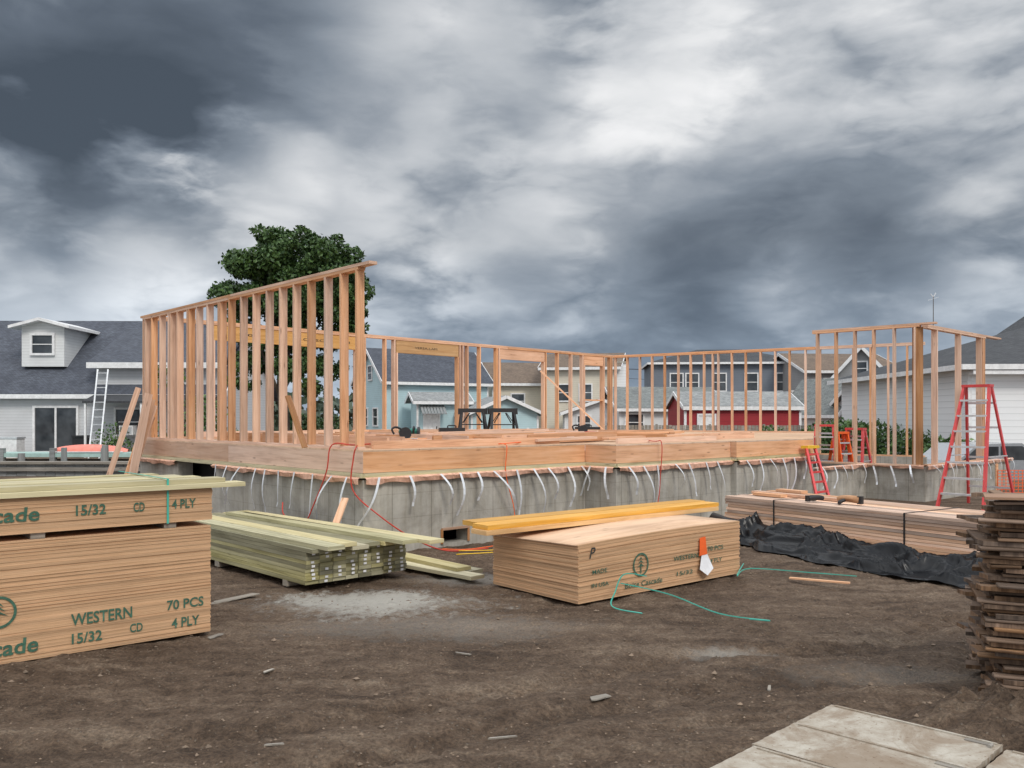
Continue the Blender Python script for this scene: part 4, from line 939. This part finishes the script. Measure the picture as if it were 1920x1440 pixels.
b=MB(); b.beam((-.25,0,7.2),(.25,0,7.35),.02,.02); b.beam((0,0,7.35),(.12,0,7.55),.02,.04); b.beam((0,0,7.35),(-.12,0,7.5),.02,.04); b.obj('weather_vane','alu',t,rel=True)

# ------------------------------------------------------------ world
w=bpy.data.worlds.new('World'); scn.world=w; w.use_nodes=True; nt=w.node_tree; nt.nodes.clear()
out=N(nt,'ShaderNodeOutputWorld'); bg=N(nt,'ShaderNodeBackground'); bg2=N(nt,'ShaderNodeBackground'); mxs=N(nt,'ShaderNodeMixShader')
sky=N(nt,'ShaderNodeTexSky'); sky.sky_type='NISHITA'; sky.sun_disc=False; sky.sun_elevation=math.radians(42); sky.sun_rotation=math.radians(153)
nt.links.new(sky.outputs[0],bg2.inputs[0]); bg2.inputs[1].default_value=.05
tc=N(nt,'ShaderNodeTexCoord'); nrm=N(nt,'ShaderNodeVectorMath',operation='NORMALIZE'); nt.links.new(tc.outputs['Generated'],nrm.inputs[0]); D=nrm.outputs[0]
sp=N(nt,'ShaderNodeSeparateXYZ'); nt.links.new(D,sp.inputs[0]); X,Y,Z=sp.outputs
zz=math_(nt,'ADD',math_(nt,'MAXIMUM',Z,0),.5)
cb=N(nt,'ShaderNodeCombineXYZ'); nt.links.new(math_(nt,'DIVIDE',X,zz),cb.inputs[0]); nt.links.new(math_(nt,'DIVIDE',Y,zz),cb.inputs[1]); nt.links.new(math_(nt,'MULTIPLY',Z,2.4),cb.inputs[2])
wnz=N(nt,'ShaderNodeTexNoise'); wnz.inputs['Scale'].default_value=5.0; wnz.inputs['Detail'].default_value=2; nt.links.new(cb.outputs[0],wnz.inputs['Vector'])
ws=N(nt,'ShaderNodeVectorMath',operation='MULTIPLY_ADD'); nt.links.new(wnz.outputs['Color'],ws.inputs[0]); ws.inputs[1].default_value=(.1,.1,.1); nt.links.new(cb.outputs[0],ws.inputs[2]); WV=ws.outputs[0]
n1=noise_(nt,WV,2.1,8,.52,0); n2=noise_(nt,WV,7.0,6,.6,0); n3=noise_(nt,WV,5.2,4,.5,0)
bil=math_(nt,'ABSOLUTE',math_(nt,'SUBTRACT',math_(nt,'MULTIPLY',n3,2),1))
f=math_(nt,'ADD',math_(nt,'MULTIPLY',math_(nt,'SUBTRACT',n1,.5),1.25),math_(nt,'MULTIPLY',math_(nt,'SUBTRACT',n2,.5),.42))
f=math_(nt,'ADD',f,math_(nt,'MULTIPLY',math_(nt,'SUBTRACT',bil,.16),.42)); f=math_(nt,'ADD',f,.64)
wn=math_(nt,'ADD',math_(nt,'MULTIPLY',math_(nt,'SUBTRACT',n2,.5),.7),math_(nt,'ADD',math_(nt,'MULTIPLY',math_(nt,'SUBTRACT',n1,.5),.7),math_(nt,'MULTIPLY',math_(nt,'SUBTRACT',bil,.16),.5)))
for (p_,y_,rad,wt,hd) in ((110,150,17,-.34,.45),(330,250,7,-.16,.4),(-100,330,9,-.16,.4),(180,305,7,-.14,.5),(475,335,4.5,.24,.3),(620,420,7,.08,.2),(340,455,6,.18,.3),(150,470,8,.24,.3),(60,560,9,.08,.2),(1240,110,6,.20,.25),(850,280,6,-.12,.4),(1050,350,8,-.07,.3),(700,60,8,-.08,.2),(1120,-10,7,-.14,.3),(820,590,8,-.08,.2),(1150,600,9,-.18,.2),(1450,560,10,-.20,.2),(1800,530,9,-.16,.2),(960,480,6,.08,.3),(1880,170,8,.10,.2),(1600,330,8,-.05,.2),(1500,250,6,.03,.2)):
    v=Vector(((p_-960)/1598,1,(784-y_)/1598)).normalized()
    dt=N(nt,'ShaderNodeVectorMath',operation='DOT_PRODUCT'); nt.links.new(D,dt.inputs[0]); dt.inputs[1].default_value=v
    mr=N(nt,'ShaderNodeMapRange',interpolation_type='SMOOTHSTEP'); mr.inputs[1].default_value=math.cos(math.radians(rad*1.2)); mr.inputs[2].default_value=math.cos(math.radians(rad*hd)); mr.inputs[3].default_value=0; mr.inputs[4].default_value=wt
    nt.links.new(math_(nt,'ADD',dt.outputs['Value'],math_(nt,'MULTIPLY',wn,math.sin(math.radians(rad))**2)),mr.inputs[0]); f=math_(nt,'ADD',f,mr.outputs[0])
col=ramp(nt,f,[(.08,(.07,.088,.112)),(.26,(.13,.157,.195)),(.4,(.235,.272,.32)),(.5,(.36,.395,.44)),(.58,(.5,.53,.565)),(.7,(.665,.685,.71)),(.82,(.84,.85,.86)),(.94,(.96,.96,.965))])
hz=N(nt,'ShaderNodeMapRange'); nt.links.new(Z,hz.inputs[0]); hz.inputs[1].default_value=.04; hz.inputs[2].default_value=.2; hz.inputs[3].default_value=1; hz.inputs[4].default_value=0
col=mix(nt,1.0,col,mix(nt,hz.outputs[0],(1,1,1),(.88,.98,1.1)),'MULTIPLY')
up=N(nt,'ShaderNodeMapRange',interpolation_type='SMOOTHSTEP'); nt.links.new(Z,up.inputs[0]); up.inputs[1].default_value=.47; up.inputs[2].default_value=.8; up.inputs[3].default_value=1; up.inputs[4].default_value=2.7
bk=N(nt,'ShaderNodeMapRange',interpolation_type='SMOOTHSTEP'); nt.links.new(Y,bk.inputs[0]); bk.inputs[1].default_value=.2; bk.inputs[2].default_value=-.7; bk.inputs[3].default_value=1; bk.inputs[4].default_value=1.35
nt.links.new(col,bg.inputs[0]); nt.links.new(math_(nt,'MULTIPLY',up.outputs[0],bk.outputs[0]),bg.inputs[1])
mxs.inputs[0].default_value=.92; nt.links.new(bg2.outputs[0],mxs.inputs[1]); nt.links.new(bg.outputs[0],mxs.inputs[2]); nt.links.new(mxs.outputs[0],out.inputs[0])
sd=bpy.data.lights.new('sun','SUN'); sd.energy=1.5; sd.angle=math.radians(16); sd.color=(1,.94,.85); so=bpy.data.objects.new('sun',sd); COL.objects.link(so)
dirv=-Vector((.38,-.75,.78)); so.rotation_euler=dirv.to_track_quat('-Z','Y').to_euler()
scn.view_settings.view_transform='Standard'; scn.view_settings.look='None'; scn.view_settings.exposure=0
